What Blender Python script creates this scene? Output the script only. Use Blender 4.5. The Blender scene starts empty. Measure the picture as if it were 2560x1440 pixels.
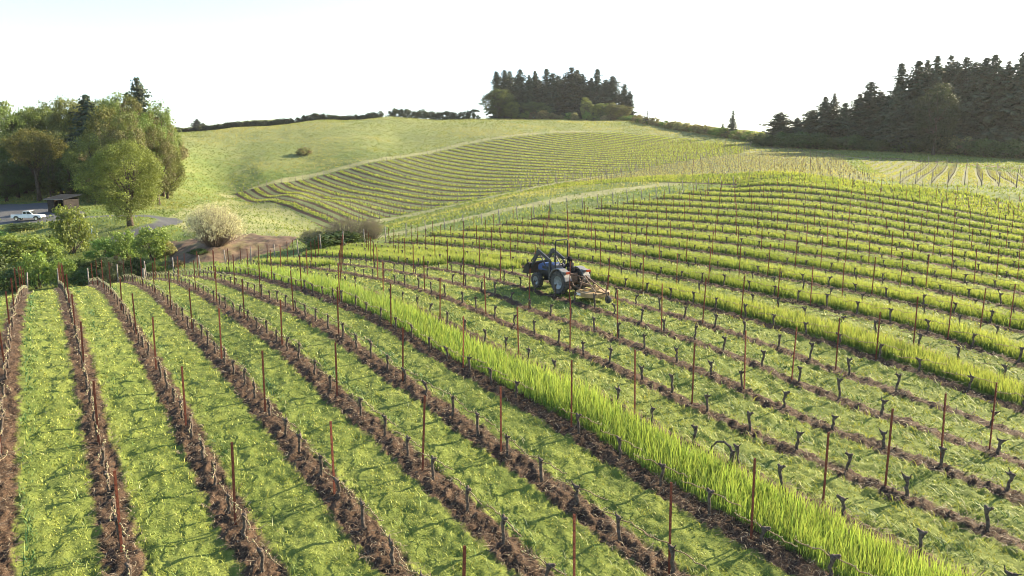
import bpy, math, random
import numpy as np
from mathutils import Vector, Matrix, Euler
R=math.radians
scene=bpy.context.scene
COL=scene.collection
# ---------------- camera ----------------
cam_d=bpy.data.cameras.new('camera'); cam=bpy.data.objects.new('camera',cam_d); COL.objects.link(cam)
cam.location=(0,0,0); cam.rotation_euler=(R(90-9.0),0,0)
cam_d.sensor_width=36; cam_d.lens=1800/2560*36; cam_d.clip_start=0.1; cam_d.clip_end=6000
scene.camera=cam
# ---------------- sky and sun ----------------
SUN_AZ,SUN_EL=R(58),R(24)                     # azimuth clockwise from +Y (the view direction)
world=bpy.data.worlds.new('World'); scene.world=world; world.use_nodes=True
wn=world.node_tree; bg=wn.nodes['Background']
sky=wn.nodes.new('ShaderNodeTexSky'); sky.sky_type='NISHITA'; sky.sun_disc=False
sky.sun_elevation=SUN_EL; sky.sun_rotation=SUN_AZ; sky.altitude=200; sky.air_density=1.0; sky.dust_density=1.0; sky.ozone_density=1.0
wn.links.new(sky.outputs[0],bg.inputs[0]); bg.inputs[1].default_value=0.10
sl=bpy.data.lights.new('sun','SUN'); sl.energy=5.0; sl.angle=R(0.5); sl.color=(1.0,0.85,0.59)
so=bpy.data.objects.new('sun',sl); COL.objects.link(so)
sd=Vector((math.sin(SUN_AZ)*math.cos(SUN_EL),math.cos(SUN_AZ)*math.cos(SUN_EL),math.sin(SUN_EL)))
so.rotation_euler=sd.to_track_quat('Z','Y').to_euler(); so.location=sd*400
vs=scene.view_settings; vs.view_transform='Standard'; vs.look='None'; vs.gamma=1; vs.use_curve_mapping=False
vs.exposure=1.95
scene.cycles.max_bounces=6; scene.cycles.transparent_max_bounces=8; scene.cycles.diffuse_bounces=3
scene.cycles.filter_width=1.0
scene.render.filter_size=1.0

# ---------- survey: camera + ground control points (photo pixel u,v -> metres) ----------
FPX=1800.0; PITCH=math.radians(9.0)
CP_,SP_=math.cos(PITCH),math.sin(PITCH)
TH=0.579; CT,ST=math.cos(TH),math.sin(TH)          # vineyard rows run along (-ST,CT)
P1,SPC=0.9,2.4
def ray(u,v):
    x=(u-1280)/FPX; y=-(v-720)/FPX
    X,Y,Z=x, CP_+SP_*y, -SP_+CP_*y
    return X/Y, Z/Y                                  # per metre forward
def project(X,Y,Z):
    f=Y*CP_-Z*SP_; up=Y*SP_+Z*CP_
    return 1280+FPX*X/f, 720-FPX*up/f
def row_p(n): return P1+SPC*(n-1)
def by_row(u,v,n):
    k,m=ray(u,v); Y=row_p(n)/(CT*k+ST); return (k*Y,Y,m*Y)
def by_grid(u,v,n,q):
    k,m=ray(u,v); Y=ST*row_p(n)+CT*q; X=CT*row_p(n)-ST*q; return (X,Y,m*Y)
def by_y(u,v,Y):
    k,m=ray(u,v); return (k*Y,Y,m*Y)
ROWPTS=[(580,1297,2),(829,1228,3),(1046,1168,4),(1237,1119,5),(1412,1065,6),(1571,1032,7),(1714,1008,8),(1844,968,9),(1964,948,10),(2074,923,11),(2174,893,12),(2267,863,13),
(1642,1417,5),(1848,1335,6),(2029,1260,7),(2182,1215,8),(2322,1160,9),(2446,1121,10),
(458,1053,2),(655,1020,3),(835,985,4),(384,915,2),(546,895,3),(700,862,4),(471,820,3),(605,797,4),
(500,685,6),(560,668,7),(625,662,8),(685,653,9),(743,643,10),(800,631,11),(856,622,12),(908,614,13),(961,608,14),(1012,599,15),(1062,592,16),(1110,582,17),(1156,577,18),(1200,570,19),(1245,562,20),(1288,553,21),(1331,547,22),(1371,539,23),(1411,532,24),(1450,526,25),(1490,522,26),(1526,514,27),(1560,509,28),(1598,504,29),(1634,498,30),(1669,489,31),(1702,484,32),(1735,481,33),(1769,477,34),(1800,472,35),(1834,470,36),
(2560,1030,12),(1920,927,10),(1920,1007,9),(1312,772,9),(1537,790,10),(1443,760,10),(1280,755,9),(1550,720,12),
(1322,475,38),(1600,452,38),(1920,440,39),(2245,474,40),(2560,520,41)]
GRIDPTS=[(301,1367,1,17.7),(246,1099,1,24.4),(207,930,1,31.1),(185,840,1,37.7),(170,782,1,44.4),(147,722,1,77.6),(228,720,2,77.4),(299,711,3,77.2),(372,700,4,77.),(440,690,5,76.9),(15,940,0,31.3),(25,845,0,37.9),(43,757,0,51.2),(70,735,0,77.7)]
YPTS=[ # valley and bushes
(30,690,92),(150,690,92),(300,680,92),(430,660,90),(-300,760,90),(560,640,88),(720,622,90),(850,600,94),(940,595,92),
(330,563,115),(190,610,108),(60,620,108),(-200,640,108),(160,528,140),(72,550,130),(0,520,150),(-200,540,150),(-200,500,200),(0,495,185),(90,497,180),
(450,600,104),(540,612,90),(620,588,104),(740,590,104),(420,545,130),(480,520,160),(600,560,130),(700,575,118),(640,545,150),(500,560,122),
(420,500,180),(400,525,150),(530,500,200),(520,450,235),(410,440,215),(300,470,190),(200,460,220),
(960,546,155),(810,572,147),(772,547,160),(735,527,172),(700,512,184),(660,505,196),(622,507,206),(585,490,222),(1080,520,160),(1200,494,161),(1322,468,165),(1430,450,172),(1560,430,180),(1700,405,190),(1850,385,205),(1900,380,215),
(760,450,238),(950,405,256),(1160,365,300),(1390,335,330),(1530,332,335),(1700,345,310),(1880,366,245),
(800,500,195),(900,470,215),(1000,470,205),(1200,430,225),(1400,400,235),(1500,370,270),
(1000,560,125),(1150,525,125),(1300,490,125),(1450,475,122),

(760,388,275),(450,385,250),(445,332,350),(300,330,520),(440,321,520),(600,306,520),(720,299,520),(600,318,360),(800,300,375),(970,291,385),(1190,298,400),(1000,350,320),(600,390,270),(650,430,245),
(1400,296,430),(1300,297,425),(1560,302,400),(1620,312,370),(1740,330,330),(1900,365,250),(2040,378,225),(2140,395,195),(2350,412,178),(2560,433,165),(2800,460,150),
(2560,400,200),(2300,385,215),(2000,360,260),(2245,462,104),(2400,468,98),(2560,480,94),(2200,430,140),(2400,440,130),(2000,410,165),(2560,455,125),
(-600,300,380),(200,380,260),(0,400,260),(-300,420,260)]
XYZ=[(-60,20,-11),(-60,45,-11.5),(-90,70,-14),(-20,0,-8.5),(0,0,-8.3),(20,0,-8.5),(40,10,-8.8),(60,20,-9),(-20,-40,-9),(40,-40,-10),(80,40,-7),(120,60,-6),(120,-20,-12),(-120,-20,-14),(-30,10,-8.6),
(-150,90,-13),(0,520,34),(-150,520,29),(-330,470,24),(150,480,26),(300,380,10),(300,250,3),(250,120,-4),(-400,300,14),(-350,150,-6),(0,800,20),(-400,800,30),(400,700,10),(-700,500,15),(600,400,0),(600,0,-15),(-600,0,-20),(0,-400,-15),(800,800,0),(-800,900,10),
(-95,450,24),(-160,450,22)]
def by_p(u,v,p):
    k,m=ray(u,v); Y=p/(CT*k+ST); return (k*Y,Y,m*Y)
PPTS=[(612,482,53.5),(642,498,53.5),(685,496,53.5),(735,505,53.5),(820,540,53.5),(655,474,58.5),(680,489,58.5),(735,486,58.5),(800,503,58.5)]
pts=[by_p(*a) for a in PPTS]+[by_row(*a) for a in ROWPTS]+[by_grid(*a) for a in GRIDPTS]+[by_y(*a) for a in YPTS]+XYZ
PT=np.array(pts,float)
def _phi(d2): return np.where(d2>0,0.5*d2*np.log(np.maximum(d2,1e-12)),0.0)
def _warp(x,y):                                       # compress distance so the fit is even near and far
    r=np.hypot(x,y)+1e-9; s=np.log1p(r/25.0)/r*25.0
    return np.stack([x*s,y*s],-1)
_W=_warp(PT[:,0],PT[:,1])
def _fit(lam):
    n=len(PT); d2=((_W[:,None]-_W[None])**2).sum(-1); K=_phi(d2)
    sig=0.25+np.hypot(PT[:,0],PT[:,1])/700.0
    K=K+np.diag(lam*sig**2)
    P=np.concatenate([np.ones((n,1)),_W],1)
    A=np.block([[K,P],[P.T,np.zeros((3,3))]])
    return np.linalg.solve(A,np.concatenate([PT[:,2],np.zeros(3)]))
_S=_fit(1.5)
def H(x,y):
    x=np.asarray(x,float); y=np.asarray(y,float); sh=x.shape
    w=_warp(x.ravel(),y.ravel()); out=np.empty(len(w)); n=len(PT)
    for i in range(0,len(w),20000):
        b=w[i:i+20000]; d2=((b[:,None]-_W[None])**2).sum(-1)
        out[i:i+20000]=_phi(d2)@_S[:n]+_S[n]+b@_S[n+1:]
    return out.reshape(sh)
# ---------------- helpers ----------------
def vnoise(x,y,seed=0):
    x=np.asarray(x,float); y=np.asarray(y,float)
    xi=np.floor(x).astype(np.int64); yi=np.floor(y).astype(np.int64); fx=x-xi; fy=y-yi
    fx=fx*fx*(3-2*fx); fy=fy*fy*(3-2*fy)
    def h(a,b):
        n=(a*374761393+b*668265263+seed*974634777)&0xffffffff
        n=((n^(n>>13))*1274126177)&0xffffffff
        return ((n^(n>>16))&0xffff)/65535.0
    return (h(xi,yi)*(1-fx)+h(xi+1,yi)*fx)*(1-fy)+(h(xi,yi+1)*(1-fx)+h(xi+1,yi+1)*fx)*fy
def fbm(x,y,seed=0,o=3):
    s=0;a=.5
    for i in range(o): s=s+a*vnoise(x*2**i,y*2**i,seed+i); a*=.5
    return s/(1-.5**o)
def smooth(a,b,x):
    t=np.clip((x-a)/(b-a),0,1); return t*t*(3-2*t)
def mesh_np(name,V,faces,col=None,attrs=None,shade=False):
    """faces: list of int arrays (m,3) or (m,4)"""
    me=bpy.data.meshes.new(name); V=np.ascontiguousarray(V,np.float32)
    me.vertices.add(len(V)); me.vertices.foreach_set('co',V.ravel())
    faces=[np.asarray(f) for f in faces if len(f)]
    nl=sum(f.size for f in faces); npoly=sum(len(f) for f in faces)
    me.loops.add(nl); me.polygons.add(npoly)
    me.loops.foreach_set('vertex_index',np.concatenate([f.ravel() for f in faces]).astype(np.int32))
    st=[];o=0
    for f in faces:
        k=f.shape[1]; st.append(o+np.arange(len(f))*k); o+=f.size
    me.polygons.foreach_set('loop_start',np.concatenate(st).astype(np.int32))
    if shade: me.polygons.foreach_set('use_smooth',np.ones(npoly,bool))
    me.update(calc_edges=True)
    if col is not None:
        a=me.attributes.new('Col','FLOAT_COLOR','POINT'); c=np.ones((len(V),4),np.float32); c[:,:3]=col; a.data.foreach_set('color',c.ravel())
    for k,v in (attrs or {}).items():
        a=me.attributes.new(k,'FLOAT','POINT'); a.data.foreach_set('value',np.ascontiguousarray(v,np.float32))
    return me
def obj(name,me,mat=None,parent=None):
    o=bpy.data.objects.new(name,me); COL.objects.link(o)
    if mat is not None and me is not None and not me.materials: me.materials.append(mat)
    if parent is not None: o.parent=parent
    return o
def tag(o,label,cat,group=None,kind=None):
    if label: o['label']=label
    if cat: o['category']=cat
    if group: o['group']=group
    if kind: o['kind']=kind
    return o
def thing(name,label,cat,loc=(0,0,0),rz=0,group=None):
    o=bpy.data.objects.new(name,None); COL.objects.link(o); o.location=loc; o.rotation_euler=(0,0,rz); o.empty_display_size=.3
    return tag(o,label,cat,group)
def dup(root,label=None):
    r=root.copy(); COL.objects.link(r)
    for ch in root.children:
        c=ch.copy(); COL.objects.link(c); c.parent=r
        for g in ch.children:
            d=g.copy(); COL.objects.link(d); d.parent=c
    if label: r['label']=label
    return r
class MB:
    def __init__(s): s.v=[]; s.f=[]; s.n=0
    def add(s,V,F):
        s.v+= [tuple(map(float,p)) for p in V]; s.f+=[tuple(i+s.n for i in f) for f in F]; s.n+=len(V); return s
    def box(s,c,d,rot=None,taper=1.0):
        x,y,z=[k/2 for k in d]; P=[(-x,-y,-z),(x,-y,-z),(x,y,-z),(-x,y,-z),(-x*taper,-y*taper,z),(x*taper,-y*taper,z),(x*taper,y*taper,z),(-x*taper,y*taper,z)]
        m=Euler(rot).to_matrix() if rot else Matrix.Identity(3)
        return s.add([m@Vector(p)+Vector(c) for p in P],[(0,3,2,1),(4,5,6,7),(0,1,5,4),(1,2,6,5),(2,3,7,6),(3,0,4,7)])
    def tube(s,pts,rad,n=8,cap=True):
        pts=[Vector(p) for p in pts]; rad=rad if hasattr(rad,'__len__') else [rad]*len(pts); V=[];F=[]
        ref=None
        for i,p in enumerate(pts):
            t=(pts[min(i+1,len(pts)-1)]-pts[max(i-1,0)]).normalized()
            if ref is None: ref=t.orthogonal().normalized()
            a=(ref-t*ref.dot(t)); a=a.normalized() if a.length>1e-6 else t.orthogonal().normalized(); ref=a; b=t.cross(a)
            for k in range(n):
                an=2*math.pi*k/n; V.append(p+(a*math.cos(an)+b*math.sin(an))*rad[i])
        for i in range(len(pts)-1):
            for k in range(n):
                F.append((i*n+k,i*n+(k+1)%n,(i+1)*n+(k+1)%n,(i+1)*n+k))
        if cap: F.append(tuple(reversed(range(n)))); F.append(tuple(range((len(pts)-1)*n,len(pts)*n)))
        return s.add(V,F)
    def bar(s,a,b,w,h):
        a=Vector(a);b=Vector(b);t=(b-a).normalized(); up=Vector((0,0,1)) if abs(t.z)<.95 else Vector((1,0,0)); sd=t.cross(up).normalized(); up=sd.cross(t)
        V=[]
        for p in (a,b):
            for i,j in ((-1,-1),(1,-1),(1,1),(-1,1)): V.append(p+sd*(i*w/2)+up*(j*h/2))
        return s.add(V,[(3,2,1,0),(4,5,6,7),(0,1,5,4),(1,2,6,5),(2,3,7,6),(3,0,4,7)])
    def prism(s,poly,y0,y1,axis='y'):
        n=len(poly); f=(lambda a,b,c:(a,c,b)) if axis=='y' else ((lambda a,b,c:(a,b,c)) if axis=='z' else (lambda a,b,c:(c,a,b)))
        V=[f(a,b,y0) for a,b in poly]+[f(a,b,y1) for a,b in poly]
        return s.add(V,[tuple(range(n)),tuple(reversed(range(n,2*n)))]+[(i,i+n,(i+1)%n+n,(i+1)%n) for i in range(n)])
    def lathe(s,prof,c,n=24):        # prof (radius, y) about the y axis through c
        V=[];F=[];m=len(prof)
        for k in range(n):
            a=2*math.pi*k/n
            for r,y in prof: V.append((c[0]+r*math.cos(a),c[1]+y,c[2]+r*math.sin(a)))
        for k in range(n):
            for j in range(m-1):
                F.append((k*m+j,k*m+j+1,((k+1)%n)*m+j+1,((k+1)%n)*m+j))
        return s.add(V,F)
    def mesh(s,name,smooth=False):
        me=bpy.data.meshes.new(name); me.from_pydata(s.v,[],s.f); me.update()
        if smooth: me.polygons.foreach_set('use_smooth',np.ones(len(me.polygons),bool))
        return me
    def build(s,name,mat,parent=None,smooth=False,bevel=0):
        o=obj(name,s.mesh(name,smooth),mat,parent)
        if bevel:
            b=o.modifiers.new('bevel','BEVEL'); b.width=bevel; b.segments=2; b.limit_method='ANGLE'
        return o
# ---------------- materials ----------------
def nodes(name):
    m=bpy.data.materials.new(name); m.use_nodes=True; nt=m.node_tree
    return m,nt,nt.nodes['Principled BSDF'],nt.nodes['Material Output']
def paint(name,c,rough=.6,metal=0,var=.25,scale=6,dirt=None,bump=.0):
    m,nt,b,o=nodes(name); b.inputs['Specular IOR Level'].default_value=.1 if rough>.8 else .5; N=nt.nodes.new; L=nt.links.new
    b.inputs['Roughness'].default_value=rough; b.inputs['Metallic'].default_value=metal
    tc=N('ShaderNodeTexCoord'); no=N('ShaderNodeTexNoise'); no.inputs['Scale'].default_value=scale; no.inputs['Detail'].default_value=6
    L(tc.outputs['Object'],no.inputs['Vector'])
    r=N('ShaderNodeValToRGB'); d=dirt or tuple(k*(1-var) for k in c)
    r.color_ramp.elements[0].position=.35; r.color_ramp.elements[1].position=.62
    r.color_ramp.elements[0].color=(*d,1); r.color_ramp.elements[1].color=(*c,1)
    L(no.outputs['Fac'],r.inputs['Fac']); L(r.outputs['Color'],b.inputs['Base Color'])
    if bump:
        bp=N('ShaderNodeBump'); bp.inputs['Strength'].default_value=bump; bp.inputs['Distance'].default_value=.02; L(no.outputs['Fac'],bp.inputs['Height']); L(bp.outputs['Normal'],b.inputs['Normal'])
    return m
def leafmat(name,trans=.4,rough=.6,vary=.25,tint=(1.15,1.1,.55)):
    m,nt,b,o=nodes(name); N=nt.nodes.new; L=nt.links.new
    at=N('ShaderNodeAttribute'); at.attribute_name='Col'
    oi=N('ShaderNodeObjectInfo'); mr=N('ShaderNodeMapRange'); mr.inputs['To Min'].default_value=1-vary; mr.inputs['To Max'].default_value=1+vary
    L(oi.outputs['Random'],mr.inputs['Value'])
    hs=N('ShaderNodeHueSaturation'); L(at.outputs['Color'],hs.inputs['Color']); L(mr.outputs[0],hs.inputs['Value'])
    mh=N('ShaderNodeMapRange'); mh.inputs['To Min'].default_value=.5-.02*(vary>0); mh.inputs['To Max'].default_value=.5+.02*(vary>0); L(oi.outputs['Random'],mh.inputs['Value']); L(mh.outputs[0],hs.inputs['Hue'])
    L(hs.outputs['Color'],b.inputs['Base Color']); b.inputs['Roughness'].default_value=rough
    b.inputs['Specular IOR Level'].default_value=.25
    tr=N('ShaderNodeBsdfTranslucent'); mx=N('ShaderNodeMix'); mx.data_type='RGBA'; mx.blend_type='MULTIPLY'; mx.inputs['Factor'].default_value=1
    L(hs.outputs['Color'],mx.inputs['A']); mx.inputs['B'].default_value=(*tint,1); L(mx.outputs['Result'],tr.inputs['Color'])
    ms=N('ShaderNodeMixShader'); ms.inputs[0].default_value=trans; L(b.outputs[0],ms.inputs[1]); L(tr.outputs[0],ms.inputs[2]); L(ms.outputs[0],o.inputs['Surface'])
    return m
M_grass=leafmat('grass_blades',.5,.55,0,(1.35,1.2,.75))
M_turf=leafmat('turf_blades',.22,.6,0,(1.35,1.2,.75))
M_leaf=leafmat('leaves',.35,.6,.22)
M_needle=leafmat('needles',.12,.7,.2)
M_straw=leafmat('straw',.15,.7,0,(1,1,1))
M_bark=paint('bark',(.11,.085,.065),.9,0,.5,3,bump=.5)
M_vine=paint('vine_bark',(.125,.098,.078),.95,0,.6,14,bump=.8)
M_steel=paint('rusty_steel',(.19,.064,.040),.85,.0,.4,9,bump=.2)
M_wood=paint('weathered_wood',(.23,.20,.17),.85,0,.4,8,bump=.3)
M_cane=paint('cane',(.20,.15,.10),.8,0,.4,20)
M_bud=leafmat('buds',.4,.6,0,(1.1,1.1,.8))
ORD='first second third fourth fifth sixth seventh eighth ninth tenth eleventh twelfth thirteenth fourteenth fifteenth sixteenth seventeenth eighteenth nineteenth twentieth'.split()
TENS={20:'twenty',30:'thirty',40:'forty',50:'fifty',60:'sixty',70:'seventy',80:'eighty',90:'ninety'}
def ordn(i):
    i=max(1,min(99,int(i)))
    if i<=20: return ORD[i-1]
    t=i//10*10; u=i%10
    return (TENS[t][:-1]+'ieth') if u==0 else TENS[t]+'-'+ORD[u-1]
# ---------------- ground sheet ----------------
def pq(x,y): return CT*x+ST*y, -ST*x+CT*y
def xy(p,q): return CT*p-ST*q, ST*p+CT*q
def plan(*L): return np.array([by_y(*a)[:2] for a in L])
def inpoly(x,y,P):
    c=np.zeros(np.shape(x),bool); n=len(P)
    for i in range(n):
        x1,y1=P[i]; x2,y2=P[(i+1)%n]
        c^=((y1>y)!=(y2>y))&(x<(x2-x1)*(y-y1)/((y2-y1) or 1e-9)+x1)
    return c
def dist_poly(x,y,P):                        # distance to an open polyline
    d=np.full(np.shape(x),1e9)
    for i in range(len(P)-1):
        a=P[i];b=P[i+1]; ab=b-a; t=np.clip(((x-a[0])*ab[0]+(y-a[1])*ab[1])/(ab@ab),0,1)
        d=np.minimum(d,np.hypot(x-a[0]-t*ab[0],y-a[1]-t*ab[1]))
    return d
B2P=plan((585,488,224),(622,508,206),(660,506,195),(700,513,183),(735,528,171),(772,548,159),(812,574,146),(960,547,155),(1080,520,160),(1200,494,161),(1322,468,165),(1430,450,172),(1560,430,180),(1700,405,190),(1850,383,206),(1880,366,245),(1700,345,310),(1530,332,335),(1390,335,330),(1160,365,300),(950,405,256),(760,450,238))
B4P=np.array([(56.5,106),(62,101),(70,97),(80,92),(130,62),(170,110),(125,150),(115.9,163),(104,176),(91.7,193)])
B4D=np.array([.53,.85]); B4N=np.array([.85,-.53])
DIRT=plan((420,600,104),(470,592,104),(560,588,106),(660,590,106),(745,597,102),(720,628,90),(640,642,86),(500,655,84),(420,650,88))
YARD=plan((-300,545,150),(0,556,131),(110,556,130),(200,552,128),(215,535,137),(130,520,160),(0,525,160),(-300,530,170))
ROADS=[plan((200,548,130),(300,545,131),(370,543,132),(412,546,130),(428,556,125),(410,568,118),(360,578,112),(300,590,108)),plan((-300,560,126),(0,559,129),(120,556,129),(200,549,130)),plan((428,556,125),(520,585,109),(620,589,105),(745,592,104),(800,592,100))]
DRYP=plan((400,560,122),(480,505,175),(575,492,215),(622,509,204),(660,507,194),(700,514,182),(772,549,158),(812,576,142),(760,592,104),(520,586,108))
STRAW=[plan((820,577,142),(960,549,151)),plan((930,598,93),(1100,566,100),(1300,531,105),(1500,500,112),(1700,470,118),(1850,458,121),(2000,452,120)),plan((960,548,152),(1080,524,153),(1200,498,155),(1322,472,158),(1450,463,150),(1700,452,125)),plan((1322,470,160),(1430,452,168),(1560,432,176),(1700,407,186),(1850,385,200),(1900,378,216)),plan((575,490,220),(760,448,242),(950,402,262),(1160,361,306),(1390,331,338),(1530,328,342)),plan((2040,390,205),(2350,415,174),(2560,436,160),(2800,462,146))]
TRACK=plan((760,420,250),(640,440,236),(540,455,228),(420,470,205))
DARKD=plan((1900,368,246),(2040,382,220),(2140,392,200),(2350,406,186),(2560,424,175),(2800,450,160))
def zones(x,y):
    p,q=pq(x,y); rc=(p-P1)/SPC+1
    nb=(rc>-6)&(rc<41.5)&(q<77.8-.183*rc+.3)&(q>-40)
    side=(x-56)*(193-104)-(y-104)*(91.7-56)      # right of the line = block 4 side
    b3=(rc>=36.6)&(q<130.5+.105*(p-88))&(side<-4*90)&(q>20)&(rc<80)&((rc<41.5)|(q>20))
    b2=inpoly(x,y,B2P); b4=inpoly(x,y,B4P)
    nb&=~(b2|b4); b3&=~(b2|b4|nb)
    dq=np.maximum(q-136,0); rc2=(p-P1)/SPC+1
    rc4=((x-56.5)*B4N[0]+(y-106)*B4N[1])/2.0
    rr=np.where(b2,rc2,np.where(b4,rc4,rc))
    return p,q,rr,nb,b3,b2,b4
th=np.concatenate([np.arange(-180,-60,4.),np.arange(-60,-42,.8),np.arange(-42,42,.15),np.arange(42,60,.8),np.arange(60,180.1,4.)])*math.pi/180
rad=np.concatenate([np.geomspace(1.2,8,18,endpoint=False),np.geomspace(8,60,380,endpoint=False),np.arange(60,330,.75),np.geomspace(330,4000,90)])
NT,NR=len(th),len(rad)
TT,RR=np.meshgrid(th,rad); GX=RR*np.sin(TT); GY=RR*np.cos(TT)
GZ0=H(GX,GY)
far=smooth(560,1500,RR); GZ0=GZ0*(1-far)+(-60)*far
p,q,rr,nb,b3,b2,b4=zones(GX,GY)
dl=np.abs(rr-np.round(rr))
vin=nb|b3|b2|b4
wnear=smooth(140,60,RR)
clod=(fbm(GX*6,GY*6,3,3)-.5)*.30+(fbm(GX*1.9,GY*1.9,5)-.5)*.08
soil=smooth(.22,.15,dl+(vnoise(GX*2,GY*2,8)-.5)*.10)*vin
GZ=GZ0+nb*wnear*(.06*np.exp(-(dl/.12)**2)+soil*clod)+(1-soil)*((fbm(GX*4.0,GY*4.0,11)-.5)*.15+(fbm(GX*1.1,GY*1.1,13)-.5)*.12)*wnear
GZ=GZ+(~vin)*(fbm(GX*.25,GY*.25,17)-.5)*.5*smooth(75,110,RR)
GZ=GZ+inpoly(GX,GY,DIRT)*((fbm(GX*.9,GY*.9,19,4)-.5)*.7)
for rdl in ROADS: GZ=GZ-.06*smooth(2.2,1.2,dist_poly(GX,GY,rdl))
def G(x,y):                                    # height of the finished ground sheet
    t=np.arctan2(x,y); r=np.clip(np.hypot(x,y),rad[0],rad[-1]*.999)
    i=np.clip(np.searchsorted(th,t)-1,0,NT-2); j=np.clip(np.searchsorted(rad,r)-1,0,NR-2)
    a=(t-th[i])/(th[i+1]-th[i]); b=(r-rad[j])/(rad[j+1]-rad[j])
    return (GZ[j,i]*(1-a)+GZ[j,i+1]*a)*(1-b)+(GZ[j+1,i]*(1-a)+GZ[j+1,i+1]*a)*b
def gz(x,y): return float(G(np.array([x]),np.array([y]))[0])
yard=inpoly(GX,GY,YARD)
grav=np.maximum(yard*1.0,np.max([smooth(2.4,1.3,dist_poly(GX,GY,r_)) for r_ in ROADS[:2]],0))
dirt=inpoly(GX,GY,DIRT)*1.0
dirt=np.maximum(dirt,smooth(4.5,2.5,dist_poly(GX,GY,DARKD))*.9)
dry=np.max([smooth(3.6,2.0,dist_poly(GX,GY,s_)+(vnoise(GX*.3,GY*.3,21)-.5)*2.0) for s_ in STRAW],0)*.9
dry=np.maximum(dry,inpoly(GX,GY,DRYP)*(.35+.5*fbm(GX*.12,GY*.12,31)))
dry=np.maximum(dry,smooth(2.2,.8,dist_poly(GX,GY,ROADS[2]))*.8)
dry=np.where(vin,0,dry)
soilw=np.where(nb,np.where(rr>6.6,.125,.158),np.where(b2,.20,np.where(b3,np.where(rr<42,.18,.42),np.where(b4,.36,0))))
bare=np.where(b3&(rr>=42),1.,np.where(b4,1.,0.))
I=np.arange(NR*NT).reshape(NR,NT)
F=np.stack([I[:-1,:-1],I[1:,:-1],I[1:,1:],I[:-1,1:]],-1).reshape(-1,4)
fan=np.stack([np.full(NT-1,NR*NT),I[0,:-1],I[0,1:]],-1)
V=np.concatenate([np.stack([GX,GY,GZ],-1).reshape(-1,3),[[0,0,float(GZ[0].mean())]]])
fl=lambda a,z=0.:np.append(np.asarray(a,float).ravel(),z)
me=mesh_np('ground',V,[F,fan],attrs=dict(rowc=fl(rr),soilw=fl(soilw),dry=fl(dry),dirt=fl(dirt),grav=fl(grav),alt=fl(b2*1.),thatch=fl(nb|(b3&(rr<42))),bare=fl(bare),pale=fl(smooth(230,330,np.hypot(GX,GY))*(~vin))),shade=True)
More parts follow.
